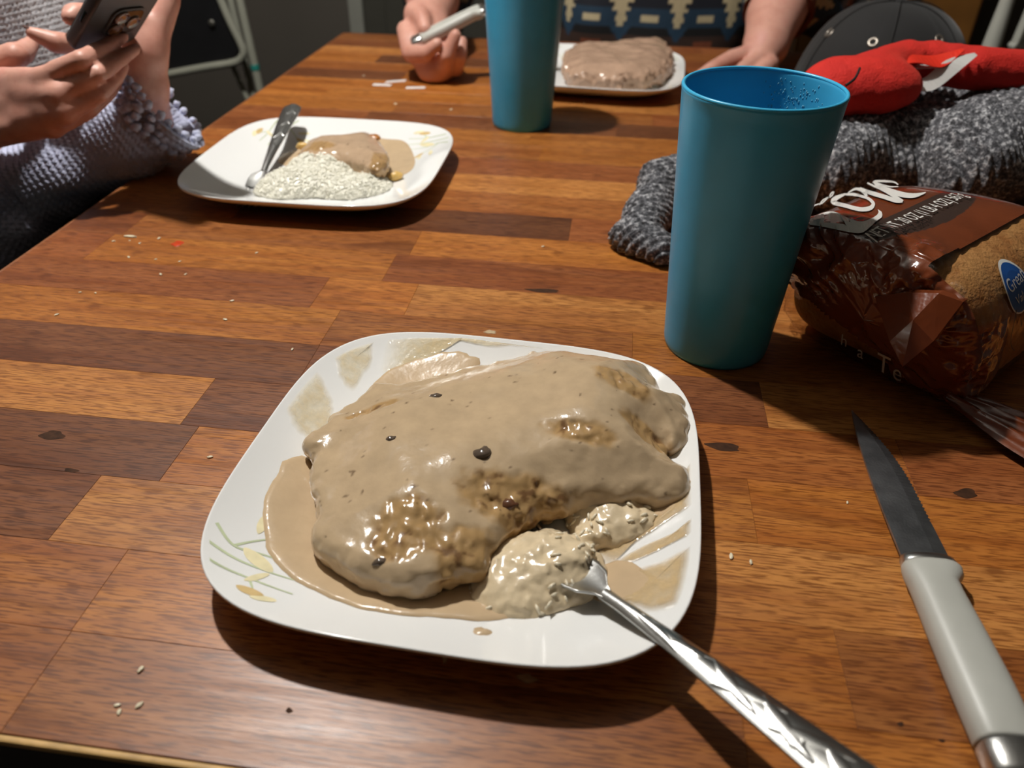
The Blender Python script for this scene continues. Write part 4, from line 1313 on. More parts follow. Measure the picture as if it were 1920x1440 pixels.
# triangular folded flap on the end of the bag
def endp(px, py, u):
    d = ray(px, py); t = (u-(CAM-BO)@BL)/(d@BL)
    return CAM+d*t
fl = [endp(1640, 556, -0.036), endp(1700, 548, -0.038), endp(1760, 550, -0.037), endp(1806, 566, -0.030), endp(1750, 640, -0.050), endp(1692, 688, -0.058), endp(1668, 640, -0.053), endp(1712, 600, -0.052)]
Vf = fl+[p+BL*0.006 for p in fl]
Ff = [(0, 1, 7, 6), (1, 2, 7), (2, 3, 4, 7), (7, 4, 5), (6, 7, 5)]
Ff += [tuple(8+i for i in reversed(f)) for f in Ff]+[(0, 8, 9, 1), (1, 9, 10, 2), (2, 10, 11, 3), (3, 11, 12, 4), (4, 12, 13, 5), (5, 13, 14, 6), (6, 14, 8, 0)]
o = pyd('folded_flap', Vf, Ff, simple('brown_film', (112, 54, 28), 0.16, 0.1, 40, 0.4, 130, Coat_Weight=0.6, Coat_Roughness=0.06), bread, False)
# lettering low on the end
for (txt, px, py, sz, an) in (('T', 1642, 692, 0.018, 0.0), ('e', 1672, 708, 0.016, 0.0), ('a', 1606, 668, 0.012, 0.0), ('h', 1575, 645, 0.011, 0.0)):
    tv, tf = text_geo(txt, sz*2600)
    P = []
    for x, y, _ in tv:
        qx, qy = px+x*0.92+y*0.10, py-y+x*0.45
        h_ = hit(qx, qy, [FILM], endp(qx, qy, -0.02))
        d_ = ray(qx, qy)
        P.append(h_-d_/np.linalg.norm(d_)*0.0012)
    pyd('end_lettering', P, tf, M_WHITE, bread, False)
# gathered tail of the bag lying on the table
tl = []
NUt, NVt = 60, 24
ta, tb = gp(1772, 752, 0.006), gp(1990, 850, 0.006)
for i in range(NUt):
    f = i/(NUt-1)
    c = ta+(tb-ta)*f
    n = np.array([-(tb-ta)[1], (tb-ta)[0], 0]); n /= np.linalg.norm(n)
    w = 0.006+0.022*f**0.7
    for j in range(NVt):
        g = -1+2*j/(NVt-1)
        z = 0.0035+0.0050*(1-g*g)+0.0024*math.sin(g*11+f*3)+0.0012*math.sin(g*23+f*5)
        tl.append(c+n*g*w+np.array([0, 0, max(0.0008, z)]))
tl = np.array(tl)
grid_obj('bag_tail', tl, NUt, NVt, MATS['brown_film'], bread)
# ------------------------------------------------------------------ grey sweater on the table
def marl_mat():
    t = NT('grey_marled_knit')
    co = t.coord()
    a = t.noise(co, 210, 4, 0.7)
    b = t.noise(co, 90, 3)
    c = t.ramp(a, [(0.38, lin(26, 26, 30)), (0.52, lin(94, 94, 99)), (0.66, lin(205, 205, 207))])
    t.set(Base_Color=c, Roughness=0.85, Sheen_Weight=0.2)
    t.bump(t.math('ADD', a, b), 0.8, 0.003)
    return t.m
def sweater_fn(P):
    warp = 0.006*vnoise(P, 18, 3)
    A = rcone(P, (0.225, 0.800, 0.046), (0.330, 0.855, 0.050), 0.046, 0.052)
    B = rcone(P, (0.350, 0.800, 0.056), (0.455, 0.930, 0.066), 0.054, 0.060)
    g0, g1_ = gp(1192, 440, 0.016), gp(1245, 350, 0.022)
    S = rcone(P, g0, g1_, 0.017, 0.026)
    S2 = rcone(P, g1_, (0.135, 0.775, 0.030), 0.026, 0.032)
    S3 = rcone(P, (0.135, 0.775, 0.030), (0.215, 0.845, 0.048), 0.030, 0.036)
    S4 = rcone(P, gp(1165, 447, 0.008), gp(1240, 470, 0.010), 0.010, 0.014)
    d = np.minimum(A, B)
    B2 = rcone(P, (0.275, 0.90, 0.050), (0.40, 0.965, 0.058), 0.044, 0.048)
    d = np.minimum(d, B2)
    s = smin(smin(S, S2, 0.01), S4, 0.012)
    s = smin(s, S3, 0.01)
    d = smin(d, s, 0.004)
    rib = np.sin((P[..., 0]*0.88+P[..., 1]*0.47+0.35*warp)*2*PI/0.0085)
    rib2 = np.sin((P[..., 1]*0.9-P[..., 0]*0.3+P[..., 2]*0.4)*2*PI/0.0075)
    k = sstep(0.17, 0.2, P[..., 0])
    d = d+0.0021*(rib*k+rib2*(1-k))+0.5*warp+0.006*vnoise(P, 30, 8)
    return np.maximum(d, 0.0012-P[..., 2])
sw = sdf_obj('sweater', sweater_fn, (-0.01, 0.60, 0.0), (0.53, 1.09, 0.135), 0.0025, marl_mat())
tag(sw, 'crumpled grey marled knit sweater heaped behind the bread bag and tumbler', 'sweater')

# ------------------------------------------------------------------ red plush toy with its paper tag
def plush_mat():
    t = NT('red_plush')
    co = t.coord()
    a = t.noise(co, 420, 3, 0.7)
    t.set(Base_Color=t.ramp(t.noise(co, 30), [(0.3, lin(196, 22, 14)), (0.7, lin(222, 36, 22))]), Roughness=0.8, Sheen_Weight=0.35, Sheen_Tint=lin(255, 110, 90))
    t.bump(a, 0.7, 0.002)
    return t.m
plush = empty('plush_toy', gp(1650, 150, 0.10), 'red plush toy claw and arm lying on the grey sweater', 'toy')
pc = gp(1612, 160, 0.118)
def plush_fn(P):
    a = ellips(P, pc, (0.058, 0.036, 0.029), 0.15)
    a2 = ellips(P, gp(1545, 190, 0.100), (0.03, 0.03, 0.022), 0.4)
    b = chain(P, [gp(1630, 134, 0.128), gp(1700, 116, 0.130), gp(1765, 120, 0.126)], [0.020, 0.022, 0.017])
    c = chain(P, [gp(1750, 116, 0.130), gp(1830, 128, 0.128), gp(1960, 140, 0.124)], [0.020, 0.021, 0.019])
    d = smin(a, a2, 0.012)
    d = smin(d, b, 0.007)
    d = smin(d, c, 0.010)
    return d+0.0010*fbm(P, 120, 4, 2)+0.0022*vnoise(P, 35, 6)
lo_, hi_ = np.min([gp(1545, 190, 0.1), pc, gp(1765, 104, 0.134), gp(1960, 140, 0.124)], 0)-0.075, np.max([gp(1545, 190, 0.1), pc, gp(1765, 104, 0.134), gp(1960, 140, 0.124)], 0)+0.07
sdf_obj('claw', plush_fn, lo_, hi_, 0.0022, plush_mat(), plush)
tube('stitching', [gp(1612, 128, 0.1452), gp(1607, 140, 0.1462), gp(1600, 150, 0.1462), gp(1586, 160, 0.1432)], 0.0011, simple('black_thread', (16, 12, 12), 0.7), plush, 8)
def strip3(name, pts_a, pts_b, mat, parent, th=0.0008):
    A, B = catmull(np.array(pts_a), 6, False), catmull(np.array(pts_b), 6, False)
    n = len(A)
    nrm = np.cross(A[1]-A[0], B[0]-A[0]); nrm /= np.linalg.norm(nrm)
    V = []
    for a, b in zip(A, B): V += [a+nrm*th/2, b+nrm*th/2, b-nrm*th/2, a-nrm*th/2]
    return pyd(name, V, grid_faces(n, 4, True)+[(0, 1, 2, 3), tuple(4*(n-1)+k for k in range(4))], mat, parent, False)
tagp = empty('paper_tag', at(1730, 130, 0.86), 'folded red and white paper tag attached to the red plush toy', 'tag')
Yt = 0.845
strip3('white_leaf', [at(1697, 124, Yt), at(1704, 142, Yt-0.004), at(1732, 146, Yt-0.004), at(1776, 112, Yt), at(1826, 99, Yt+0.01)],
       [at(1700, 140, Yt-0.006), at(1716, 166, Yt-0.012), at(1752, 168, Yt-0.012), at(1806, 126, Yt-0.006), at(1832, 104, Yt+0.008)], simple('white_card', (222, 220, 216), 0.4, 0.03, 40), tagp)
strip3('red_leaf', [at(1678, 116, Yt+0.01), at(1700, 103, Yt+0.012), at(1750, 104, Yt+0.012), at(1804, 91, Yt+0.012)],
       [at(1690, 122, Yt-0.004), at(1722, 118, Yt-0.006), at(1768, 126, Yt-0.006), at(1808, 95, Yt+0.006)], simple('red_card', (214, 50, 34), 0.3, 0.05, 40), tagp)
strip3('inner_leaf', [at(1682, 117, Yt+0.012), at(1720, 120, Yt+0.016), at(1768, 126, Yt+0.016)],
       [at(1696, 130, Yt+0.0), at(1730, 128, Yt+0.002), at(1768, 128, Yt+0.006)], MATS['white_card'], tagp)

# ------------------------------------------------------------------ black cap
M_CAP = simple('black_cotton_twill', (17, 16, 16), 0.85, 0.08, 60, 0.25, 900, Sheen_Weight=0.15)
cc = at(1648, 150, 1.11); cc[2] = 0.0
CRX, CRY, CRZ = 0.113, 0.112, 0.146
cap = empty('baseball_cap', cc, 'black cap with metal eyelets standing behind the red plush toy', 'cap')
NUc, NVc = 40, 120
V = []
for i in range(NUc):
    f = (i/(NUc-1))*PI/2
    for j in range(NVc):
        a = 2*PI*j/NVc
        seam = 1-0.012*math.exp(-((((a/(PI/3)) % 1.0)-0.5)/0.5*6)**2*0+0)*(abs(math.sin(3*a)) < 0.05)
        r = math.cos(f)**0.72
        V.append((cc[0]+CRX*r*math.cos(a)*seam, cc[1]+CRY*r*math.sin(a)*seam, 0.004+CRZ*math.sin(f)))
grid_obj('crown', np.array(V), NUc, NVc, M_CAP, cap, True)
def cap_hit(px, py):
    d = ray(px, py)
    best = None
    for t in np.linspace(0.7, 1.5, 1600):
        p = CAM+d*t
        h = (p[2]-0.004)/CRZ
        if 0 <= h < 1:
            f = math.asin(h); r = math.cos(f)**0.72
            if math.hypot((p[0]-cc[0])/(CRX*r+1e-6), (p[1]-cc[1])/(CRY*r+1e-6)) <= 1: return p
    return CAM+d*1.0
M_EYE = simple('dull_metal_eyelet', (150, 142, 132), 0.4, 0.05, 50, Metallic=0.8)
for px, py in ((1555, 61), (1637, 79), (1762, 74)):
    p = cap_hit(px, py)
    n = np.array([(p[0]-cc[0])/CRX**2, (p[1]-cc[1])/CRY**2, p[2]/CRZ**2]); n /= np.linalg.norm(n)
    a = np.cross(n, [0, 0, 1]); a /= np.linalg.norm(a); b = np.cross(n, a)
    V = []
    for i in range(24):
        t1 = 2*PI*i/24
        for j in range(8):
            t2 = 2*PI*j/8
            V.append(p+n*0.0012*math.sin(t2)+(a*math.cos(t1)+b*math.sin(t1))*(0.0046+0.0022*math.cos(t2)))
    pyd('eyelet', V, grid_faces(24, 8, True, True), M_EYE, cap)
for k in range(6):
    a = k*PI/3+0.25
    pts = [(cc[0]+CRX*1.004*math.cos(f)**0.72*math.cos(a), cc[1]+CRY*1.004*math.cos(f)**0.72*math.sin(a), 0.005+CRZ*1.004*math.sin(f)) for f in np.linspace(0.02, PI/2-0.02, 10)]
    tube('seam', pts, 0.0007, simple('black_thread_seam', (30, 29, 28), 0.8), cap, 6, 4, up=(math.sin(a), -math.cos(a), 0.1))
lathe('button', [(0.0085, 0), (0.008, 0.003), (0.005, 0.0055), (0.0005, 0.006)], M_CAP, cap, 24, (cc[0], cc[1], CRZ+0.002))
# brim, pointing left
V = []
for lay in (0, 1):
    for i in range(12):
        f = i/11
        for j in range(25):
            a = PI*0.78+(j/24)*PI*0.44
            r0_ = 0.100+0.062*f*math.sin((j/24)*PI)**0.6
            z = 0.062-0.030*((j/12)-1)**2-0.012*f-lay*0.0025
            V.append((cc[0]+r0_*math.cos(a), cc[1]+r0_*math.sin(a), z))
Fb = grid_faces(12, 25)
Fb += [tuple(300+k for k in reversed(f)) for f in Fb]
for j in range(24): Fb.append((275+j, 575+j, 576+j, 276+j))
for i in range(11): Fb += [(i*25, 300+i*25, 300+(i+1)*25, (i+1)*25), (i*25+24, (i+1)*25+24, 300+(i+1)*25+24, 300+i*25+24)]
pyd('brim', V, Fb, simple('black_brim', (22, 21, 21), 0.4, 0.1, 60), cap)

# ------------------------------------------------------------------ background furniture
M_CAB = simple('brown_cabinet_wood', (128, 84, 34), 0.5, 0.18, 9, 0.1, 120)
ca_, cb_ = at(1500, 40, 2.42), at(1832, 40, 2.42)
cab = empty('wooden_cabinet', ((ca_[0]+cb_[0])/2, 2.55, FLOOR_Z), 'plain brown wooden cabinet behind the black cap', 'cabinet')
bmo('body', box_bm(ca_[0], cb_[0], 2.42, 2.72, FLOOR_Z, 0.16, 0.004), M_CAB, cab)
wd = (cb_[0]-ca_[0])/2
for k in range(2):
    d_ = bmo('door', box_bm(ca_[0]+wd*k+0.01, ca_[0]+wd*(k+1)-0.01, 2.402, 2.4195, FLOOR_Z+0.08, 0.13, 0.005), M_CAB, cab)
    hx = ca_[0]+wd+(-0.04 if k == 0 else 0.04)
    tube('handle', [(hx, 2.40, 0.06), (hx, 2.375, 0.055), (hx, 2.375, -0.02), (hx, 2.40, -0.025)], 0.005, simple('dark_metal', (40, 38, 36), 0.4, Metallic=0.7), d_, 8, up=(1, 0, 0))
# white spindle back chair
M_WCH = simple('off_white_paint', (176, 176, 166), 0.5, 0.05, 20)
s0, s1 = at(1868, 60, 1.50), at(1921, 60, 1.56)
dv = (s1-s0); dv[2] = 0; gap = np.linalg.norm(dv); dv /= gap
back_n = np.array([-dv[1], dv[0], 0])
chs = empty('spindle_chair', (s0[0]+0.2, s0[1], FLOOR_Z), 'off white wooden chair with turned spindle back at the right of the table', 'chair')
ZS = -0.32
for k in range(6):
    b = s0+dv*gap*k
    pts = [(b[0], b[1], ZS+0.02), (b[0], b[1], ZS+0.10), (b[0], b[1], ZS+0.20), (b[0], b[1], ZS+0.34), (b[0], b[1], ZS+0.42), (b[0], b[1], ZS+0.50)]
    tube('spindle', pts, [0.010, 0.017, 0.019, 0.015, 0.011, 0.010], M_WCH, chs, 14, 6, up=(0, 1, 0))
    lathe('spindle_ring', [(0.011, -0.006), (0.017, -0.004), (0.019, 0), (0.017, 0.004), (0.011, 0.006)], M_WCH, chs, 20, (b[0], b[1], 0.018))
e0, e1 = s0-dv*0.03, s0+dv*(gap*5+0.03)
tube('top_rail', [e0+[0, 0, ZS+0.53-s0[2]], (e0+e1)/2+back_n*0.02+[0, 0, ZS+0.545-s0[2]], e1+[0, 0, ZS+0.53-s0[2]]], 0.03, M_WCH, chs, 14, 8, flat=0.5)
sc = (e0+e1)/2-back_n*0.19
V = []
for z in (ZS-0.02, ZS+0.018):
    for (a, b) in ((-0.19, -0.2), (0.19, -0.2), (0.19, 0.2), (-0.19, 0.2)):
        q_ = sc+dv*a+back_n*b; V.append((q_[0], q_[1], z))
o = pyd('seat', V, [(3, 2, 1, 0), (4, 5, 6, 7), (0, 1, 5, 4), (1, 2, 6, 5), (2, 3, 7, 6), (3, 0, 4, 7)], M_WCH, chs, False)
for a in (-0.16, 0.16):
    for b in (-0.17, 0.17):
        q_ = sc+dv*a+back_n*b
        q2 = sc+dv*a*1.15+back_n*b*1.15
        tube('leg', [(q_[0], q_[1], ZS-0.02), ((q_[0]+q2[0])/2, (q_[1]+q2[1])/2, (ZS+FLOOR_Z)/2), (q2[0], q2[1], FLOOR_Z)], [0.015, 0.02, 0.013], M_WCH, chs, 12, 6, up=(0, 1, 0))
# folded metal chair on the left
M_TUBE = simple('putty_metal_tube', (150, 150, 136), 0.35, 0.05, 30)
M_VINYL = simple('black_vinyl', (20, 20, 22), 0.45, 0.15, 30, 0.15, 400)
FC = 1.75
fch = empty('folding_chair', (at(455, 100, FC)[0]-0.15, FC+0.02, FLOOR_Z), 'folded metal chair with black vinyl seat and putty coloured tubes at the far left', 'chair')
kk = lambda x, y, dy=0.0: at(x, y, FC+dy)
tube('seat_frame', [kk(372, -110), kk(405, -22), kk(432, 42), kk(455, 90), kk(453, 108), kk(436, 118), kk(380, 127), kk(300, 142), kk(200, 162)], 0.0085, M_TUBE, fch, 12, 6, up=(0, 1, 0.01))
pv = [kk(364, -110, 0.004), kk(400, -15, 0.004), kk(427, 45, 0.004), kk(446, 92, 0.004), kk(440, 108, 0.004), kk(378, 119, 0.004), kk(300, 133, 0.004), kk(200, 152, 0.004), kk(120, -60, 0.004), kk(150, -110, 0.004)]
n_ = len(pv)
pyd('seat_panel', pv+[p+np.array([0, 0.02, 0]) for p in pv], [tuple(range(n_)), tuple(reversed(range(n_, 2*n_)))]+[(i, (i+1) % n_, n_+(i+1) % n_, n_+i) for i in range(n_)], M_VINYL, fch, False)
def down_to_floor(p, q):
    d = q-p; t = (FLOOR_Z-p[2])/d[2]
    return p+d*t
for a, b, dy, r in ((( 436, -60), (486, 160), 0.03, 0.0095), ((418, -60), (470, 160), 0.06, 0.008)):
    p, q_ = kk(*a, dy), kk(*b, dy)
    pe = down_to_floor(p, q_)
    tube('leg_tube', [p, (p+pe)/2, pe], r, M_TUBE, fch, 12, 6, up=(0, 1, 0.01))
pA, pB = kk(430, 110, 0.045), kk(482, 225, 0.045)
tube('brace', [pA, (pA+pB)/2, pB], 0.006, M_TUBE, fch, 10, 4, up=(0, 1, 0.01))
t0_, t1_ = kk(436+50*(120+60)/220, 120, 0.03), kk(436+50*(131+60)/220, 131, 0.03)
tube('teal_tape', [t0_, (t0_+t1_)/2, t1_], 0.0102, simple('teal_tape', (40, 130, 120), 0.5), fch, 12, 3, up=(0, 1, 0.01))
p = kk(397, 43, -0.001)
o = lathe('rivet', [(0.0075, 0.0), (0.007, 0.002), (0.004, 0.0035), (0.0004, 0.004)], simple('dull_rivet', (110, 108, 100), 0.4, Metallic=0.7), fch, 20)
for v in o.data.vertices: v.co = Vector((p[0]+v.co.x, p[1]-v.co.z, p[2]+v.co.y))

# ------------------------------------------------------------------ people
def merge(name, parts, mat, parent):
    Vs, Fs, n = [], [], 0
    for V_, F_ in parts:
        Vs.append(V_); Fs.append(F_+n); n += len(V_)
    me = fast_mesh(name, np.concatenate(Vs), np.concatenate(Fs))
    return link(name, me, mat, parent)
def sdf_raw(fn, pts, h, pad=0.03):
    pts = np.array(pts)
    lo, hi = pts.min(0)-pad, pts.max(0)+pad
    return surface(fn(sdf_grid(lo, hi, h)), lo, h)
def pxr(r, d): return r*d/FPX
def nail(tip, along, normal, l, w, mat, parent):
    along = np.asarray(along)/np.linalg.norm(along)
    normal = np.asarray(normal)-along*(np.asarray(normal)@along); normal /= np.linalg.norm(normal)
    side = np.cross(along, normal)
    V = []
    for i in range(9):
        f = i/8
        for j in range(9):
            g = -1+2*j/8
            ww = w*(0.75+0.25*math.sin(f*PI*0.6))*(1 if f < 0.8 else math.sqrt(max(0.05, 1-((f-0.8)/0.2)**2*0.85)))
            V.append(np.asarray(tip)+along*(f*l)+side*g*ww+normal*(0.0008-0.0022*g*g*(w/0.005)))
    V += [v-normal*0.0005 for v in V]
    Fn = grid_faces(9, 9)
    Fn += [tuple(81+k for k in reversed(f)) for f in Fn]
    bd = list(range(9))+[9*i+8 for i in range(1, 9)]+[72+j for j in range(7, -1, -1)]+[9*i for i in range(7, 0, -1)]
    Fn += [(bd[i], bd[(i+1) % len(bd)], 81+bd[(i+1) % len(bd)], 81+bd[i]) for i in range(len(bd))]
    return pyd('fingernail', V, Fn, mat, parent)

# person on the left with the phone --------------------------------------------
person1 = empty('person', (-0.90, 1.0, FLOOR_Z), 'person in a lavender grey knit sweater holding a phone at the left', 'person')
W_ = [atd(-85, 150, 0.7623), atd(-85, 205, 0.7686), atd(-85, 262, 0.7686)]
K_ = [atd(82, 145, 0.7232), atd(112, 178, 0.7232), atd(122, 212, 0.7308), atd(100, 240, 0.7459)]
F1 = [K_[0], atd(152, 113, 0.7132), atd(200, 88, 0.7409), atd(230, 70, 0.7636)]
F2 = [K_[1], atd(184, 139, 0.7232), atd(226, 110, 0.7484), atd(252, 93, 0.7636)]
F3 = [K_[2], atd(188, 175, 0.7333), atd(219, 143, 0.7560), atd(232, 125, 0.7711)]
F4 = [K_[3], atd(170, 205, 0.7560), atd(205, 172, 0.7749), atd(222, 150, 0.7913)]
TH_ = [atd(-60, 135, 0.7686), atd(28, 105, 0.7623), atd(44, 98, 0.8001), atd(60, 80, 0.8379)]
EL1 = np.array([-0.86, 0.62, 0.0])
def handA(P):
    palm = None
    for a, b, ra, rb in ((W_[0], K_[0], 30, 22), (W_[0], K_[1], 30, 22), (W_[1], K_[1], 36, 23), (W_[1], K_[2], 36, 23), (W_[2], K_[2], 34, 23), (W_[2], K_[3], 34, 21), (W_[2], W_[0], 34, 32)):
        q = rcone(P, a, b, pxr(ra, .59), pxr(rb, .58))
        palm = q if palm is None else smin(palm, q, 0.010)
    fg = np.minimum(np.minimum(chain(P, F1, [pxr(20, 0.690), pxr(19, 0.684), pxr(16, 0.702), pxr(11.5, 0.720)]), chain(P, F2, [pxr(20, 0.690), pxr(18, 0.684), pxr(15, 0.708), pxr(11, 0.720)])),
                    np.minimum(chain(P, F3, [pxr(20, 0.696), pxr(17, 0.696), pxr(14, 0.720), pxr(10, 0.720)]), chain(P, F4, [pxr(19, 0.708), pxr(16, 0.720), pxr(13, 0.732), pxr(10, 0.744)])))
    th = chain(P, TH_, [pxr(30, 0.732), pxr(25, 0.726), pxr(20, 0.756), pxr(14, 0.792)])
    arm = rcone(P, (W_[1]+W_[0])/2, EL1, 0.026, 0.036)
    d = smin(palm, fg, 0.005)
    d = smin(d, th, 0.010)
    d = smin(d, arm, 0.02)
    return d+0.0006*vnoise(P, 90, 2)
hA = sdf_raw(handA, np.array(W_+K_+F1+F2+F3+F4+TH_+[EL1]), 0.0026)
WB, WC = atd(272, 232, 0.8797), atd(264, 160, 0.8324)
PB, PC2 = atd(262, 100, 0.8148), atd(245, 50, 0.8054)
TB = [atd(275, 95, 0.8148), atd(300, 45, 0.8124), atd(318, 0, 0.8077), atd(326, -45, 0.8030)]
L1 = [atd(225, 60, 0.8089), atd(160, 88, 0.7936), atd(105, 80, 0.7676), atd(60, 62, 0.7557)]
L2 = [atd(225, 25, 0.8089), atd(180, 30, 0.7936), atd(140, 28, 0.7676), atd(132, 32, 0.7616)]
L3 = [atd(235, 0, 0.8089), atd(200, -25, 0.7852), atd(165, -20, 0.7676)]
EL2 = atd(-70, 395, .86)
def handB(P):
    d = rcone(P, WB, WC, 0.02825, 0.02655)
    d = smin(d, rcone(P, WC, PB, 0.02542, 0.02316), 0.01130)
    d = smin(d, rcone(P, PB, PC2, 0.02316, 0.02260), 0.01130)
    d = smin(d, chain(P, [WB, atd(170, 278, .85), atd(50, 342, .85), EL2], [0.026, 0.027, 0.028, 0.034]), 0.01130)
    d = smin(d, chain(P, TB, [0.01864, 0.01356, 0.01073, 0.00904]), 0.01356)
    f = np.minimum(chain(P, L1, [0.01130, 0.01107, 0.01040, 0.00588]), np.minimum(chain(P, L2, [0.01130, 0.01186, 0.01130, 0.00791]), chain(P, L3, [0.01130, 0.01073, 0.00791])))
    d = smin(d, f, 0.00678)
    return d+0.0005*vnoise(P, 90, 5)
hB = sdf_raw(handB, np.array([WB, WC, PB, PC2, EL2]+TB+L1+L2+L3), 0.0028)
SH1, SH2 = np.array([-0.89, 0.78, 0.28]), np.array([-0.89, 1.20, 0.28])
def torsoA(P):
    d = ellips(P, (-0.92, 1.0, 0.02), (0.11, 0.17, 0.33))
    d = smin(d, rcone(P, SH1, EL1, 0.05, 0.040), 0.04)
    d = smin(d, rcone(P, SH2, EL2, 0.05, 0.040), 0.04)
    return smin(d, rcone(P, (-0.92, 1.0, 0.3), (-0.91, 1.0, 0.44), 0.055, 0.05), 0.03)
tA = sdf_raw(torsoA, [SH1, SH2, EL1, EL2, (-1.0, 0.8, -0.33), (-0.9, 1.1, 0.46)], 0.016, 0.09)
merge('body', [hA, hB, tA], M_SKIN, person1)
vdir = -CF
nail(F1[3]-(F1[3]-F1[2])/np.linalg.norm(F1[3]-F1[2])*0.004+vdir*0.0046, F1[3]-F1[2], vdir+CU*0.3, 0.0125, 0.0046, M_NAIL, person1)
nail(F2[3]-(F2[3]-F2[2])/np.linalg.norm(F2[3]-F2[2])*0.004+vdir*0.0044, F2[3]-F2[2], vdir+CU*0.3, 0.0125, 0.0044, M_NAIL, person1)
nail(F3[3]-(F3[3]-F3[2])/np.linalg.norm(F3[3]-F3[2])*0.004+vdir*0.0042, F3[3]-F3[2], vdir+CU*0.2, 0.0105, 0.0040, M_NAIL, person1)
nail(L1[3]-(L1[3]-L1[2])/np.linalg.norm(L1[3]-L1[2])*0.003+CU*0.004, L1[3]-L1[2], CU+vdir*0.3, 0.0105, 0.0044, simple('dark_nail', (110, 84, 80), 0.2), person1)

# knitted cloth ---------------------------------------------------------------------
def knit(a, b, cw=0.0082, rh=0.0064):
    """stitch relief: a metres along, b metres across"""
    x = b/cw
    fx = np.abs(x-np.floor(x)-0.5)
    y = a/rh-1.1*fx*2*0.5
    return (0.5+0.5*np.cos(2*PI*y))*(1-(1-2*fx)**6*0.8)*(1-(2*fx)**8*0.6)
M_KNIT = simple('lavender_grey_knit', (192, 196, 220), 0.85, 0.08, 60, 0.4, 800, Sheen_Weight=0.2)
M_KNIT2 = simple('pale_grey_knit', (214, 214, 218), 0.85, 0.08, 40, 0.4, 800, Sheen_Weight=0.2)
def sleeve(name, pts, rads, mat, parent, amp=0.0022, fold=0.006, seed=1, step=0.0013, inner=0.035, colfn=None, knitted=True):
    """sleeve from cuff (first point) to shoulder, open at the cuff"""
    C = catmull(np.array(pts), 30, False)
    seg = np.linalg.norm(np.diff(C, axis=0), axis=1)
    arc = np.concatenate([[0], np.cumsum(seg)])
    nU = int(arc[-1]/step)
    s = np.linspace(0, arc[-1], nU)
    Cc = np.column_stack([np.interp(s, arc, C[:, i]) for i in range(3)])
    rr_ = np.interp(s, np.linspace(0, arc[-1], len(rads)), rads)
    T = np.gradient(Cc, axis=0); T /= np.linalg.norm(T, axis=1)[:, None]
    up0 = np.array([0.0, 0.0, 1.0])
    A = np.cross(T, up0); A /= np.linalg.norm(A, axis=1)[:, None]
    B = np.cross(A, T)
    nV = int(2*PI*max(rads)/step)
    th = np.linspace(0, 2*PI, nV, endpoint=False)
    N = A[:, None]*np.cos(th)[None, :, None]+B[:, None]*np.sin(th)[None, :, None]
    P = Cc[:, None]+N*rr_[:, None, None]
    f = fold*vnoise(P, 16, seed)+fold*0.6*vnoise(P, 38, seed+1)
    h = amp*knit(s[:, None]+0*th[None], (th*max(rads))[None]+0*s[:, None]) if knitted else 0
    P = P+N*(f+h)[..., None] if knitted else P+N*f[..., None]
    # turned-in inside of the cuff
    ni = int(inner/0.004)
    ins = [P[0]-N[0]*0.0035+T[0]*0.001]
    for k in range(ni): ins.append(P[min(nU-1, int(k*0.004/step))]-N[min(nU-1, int(k*0.004/step))]*(0.0075+0.0002*k))
    G = np.concatenate([np.array(ins[::-1]), P], 0)
    col = colfn(G) if colfn else None
    return grid_obj(name, G, len(G), nV, mat, parent, True, col=col)
cuffc = atd(298, 196, .845)
sl_pts = [cuffc, atd(262, 232, .85), atd(170, 278, .85), atd(50, 342, .85), atd(-70, 395, .86), (EL2+SH2)/2+np.array([-0.01, 0, -0.01]), SH2]
sleeve('sleeve', sl_pts, [0.045, 0.044, 0.046, 0.048, 0.050, 0.054, 0.058, 0.064, 0.07], M_KNIT, person1, 0.0038, 0.015, 4, 0.0017)
# bobbled trim round the cuff
Tc = sl_pts[0]-sl_pts[1]; Tc /= np.linalg.norm(Tc)
Ac = np.cross(Tc, [0, 0, 1]); Ac /= np.linalg.norm(Ac); Bc = np.cross(Ac, Tc)
Vs, Fs = [], []
bm = bmesh.new(); bmesh.ops.create_icosphere(bm, subdivisions=2, radius=1)
bv = np.array([v.co[:] for v in bm.verts]); bf = np.array([[v.index for v in f.verts] for f in bm.faces]); bm.free()
nb = 0
for row in range(4):
    for k in range(27):
        a = 2*PI*(k+0.5*(row % 2)+random.uniform(-0.25, 0.25))/27
        rr0 = 0.0490+0.003*math.sin(5*a)+random.uniform(-0.0015, 0.0015)
        p = cuffc+Tc*(0.005-row*0.0085+random.uniform(-0.002, 0.002))+(Ac*math.cos(a)+Bc*math.sin(a))*rr0
        sz = random.uniform(0.0036, 0.0062)
        Vs.append(p+bv*np.array([sz, sz, sz*0.9])*(1+0.6*fbm(bv+nb, 2.2, nb)[:, None]))
        Fs.append(bf+nb*len(bv)); nb += 1
pyd('cuff_trim', np.concatenate(Vs), np.concatenate(Fs), M_KNIT, person1)
# near sleeve, pushed up the arm and mostly out of the frame
sleeve('sleeve', [EL1*0.55+W_[1]*0.45+np.array([-0.02, 0, 0]), EL1*0.8+W_[1]*0.2, EL1, (EL1+SH1)/2+np.array([-0.03, -0.02, 0]), SH1], [0.052, 0.054, 0.056, 0.06, 0.07], M_KNIT, person1, 0.0024, 0.006, 9, 0.0022)
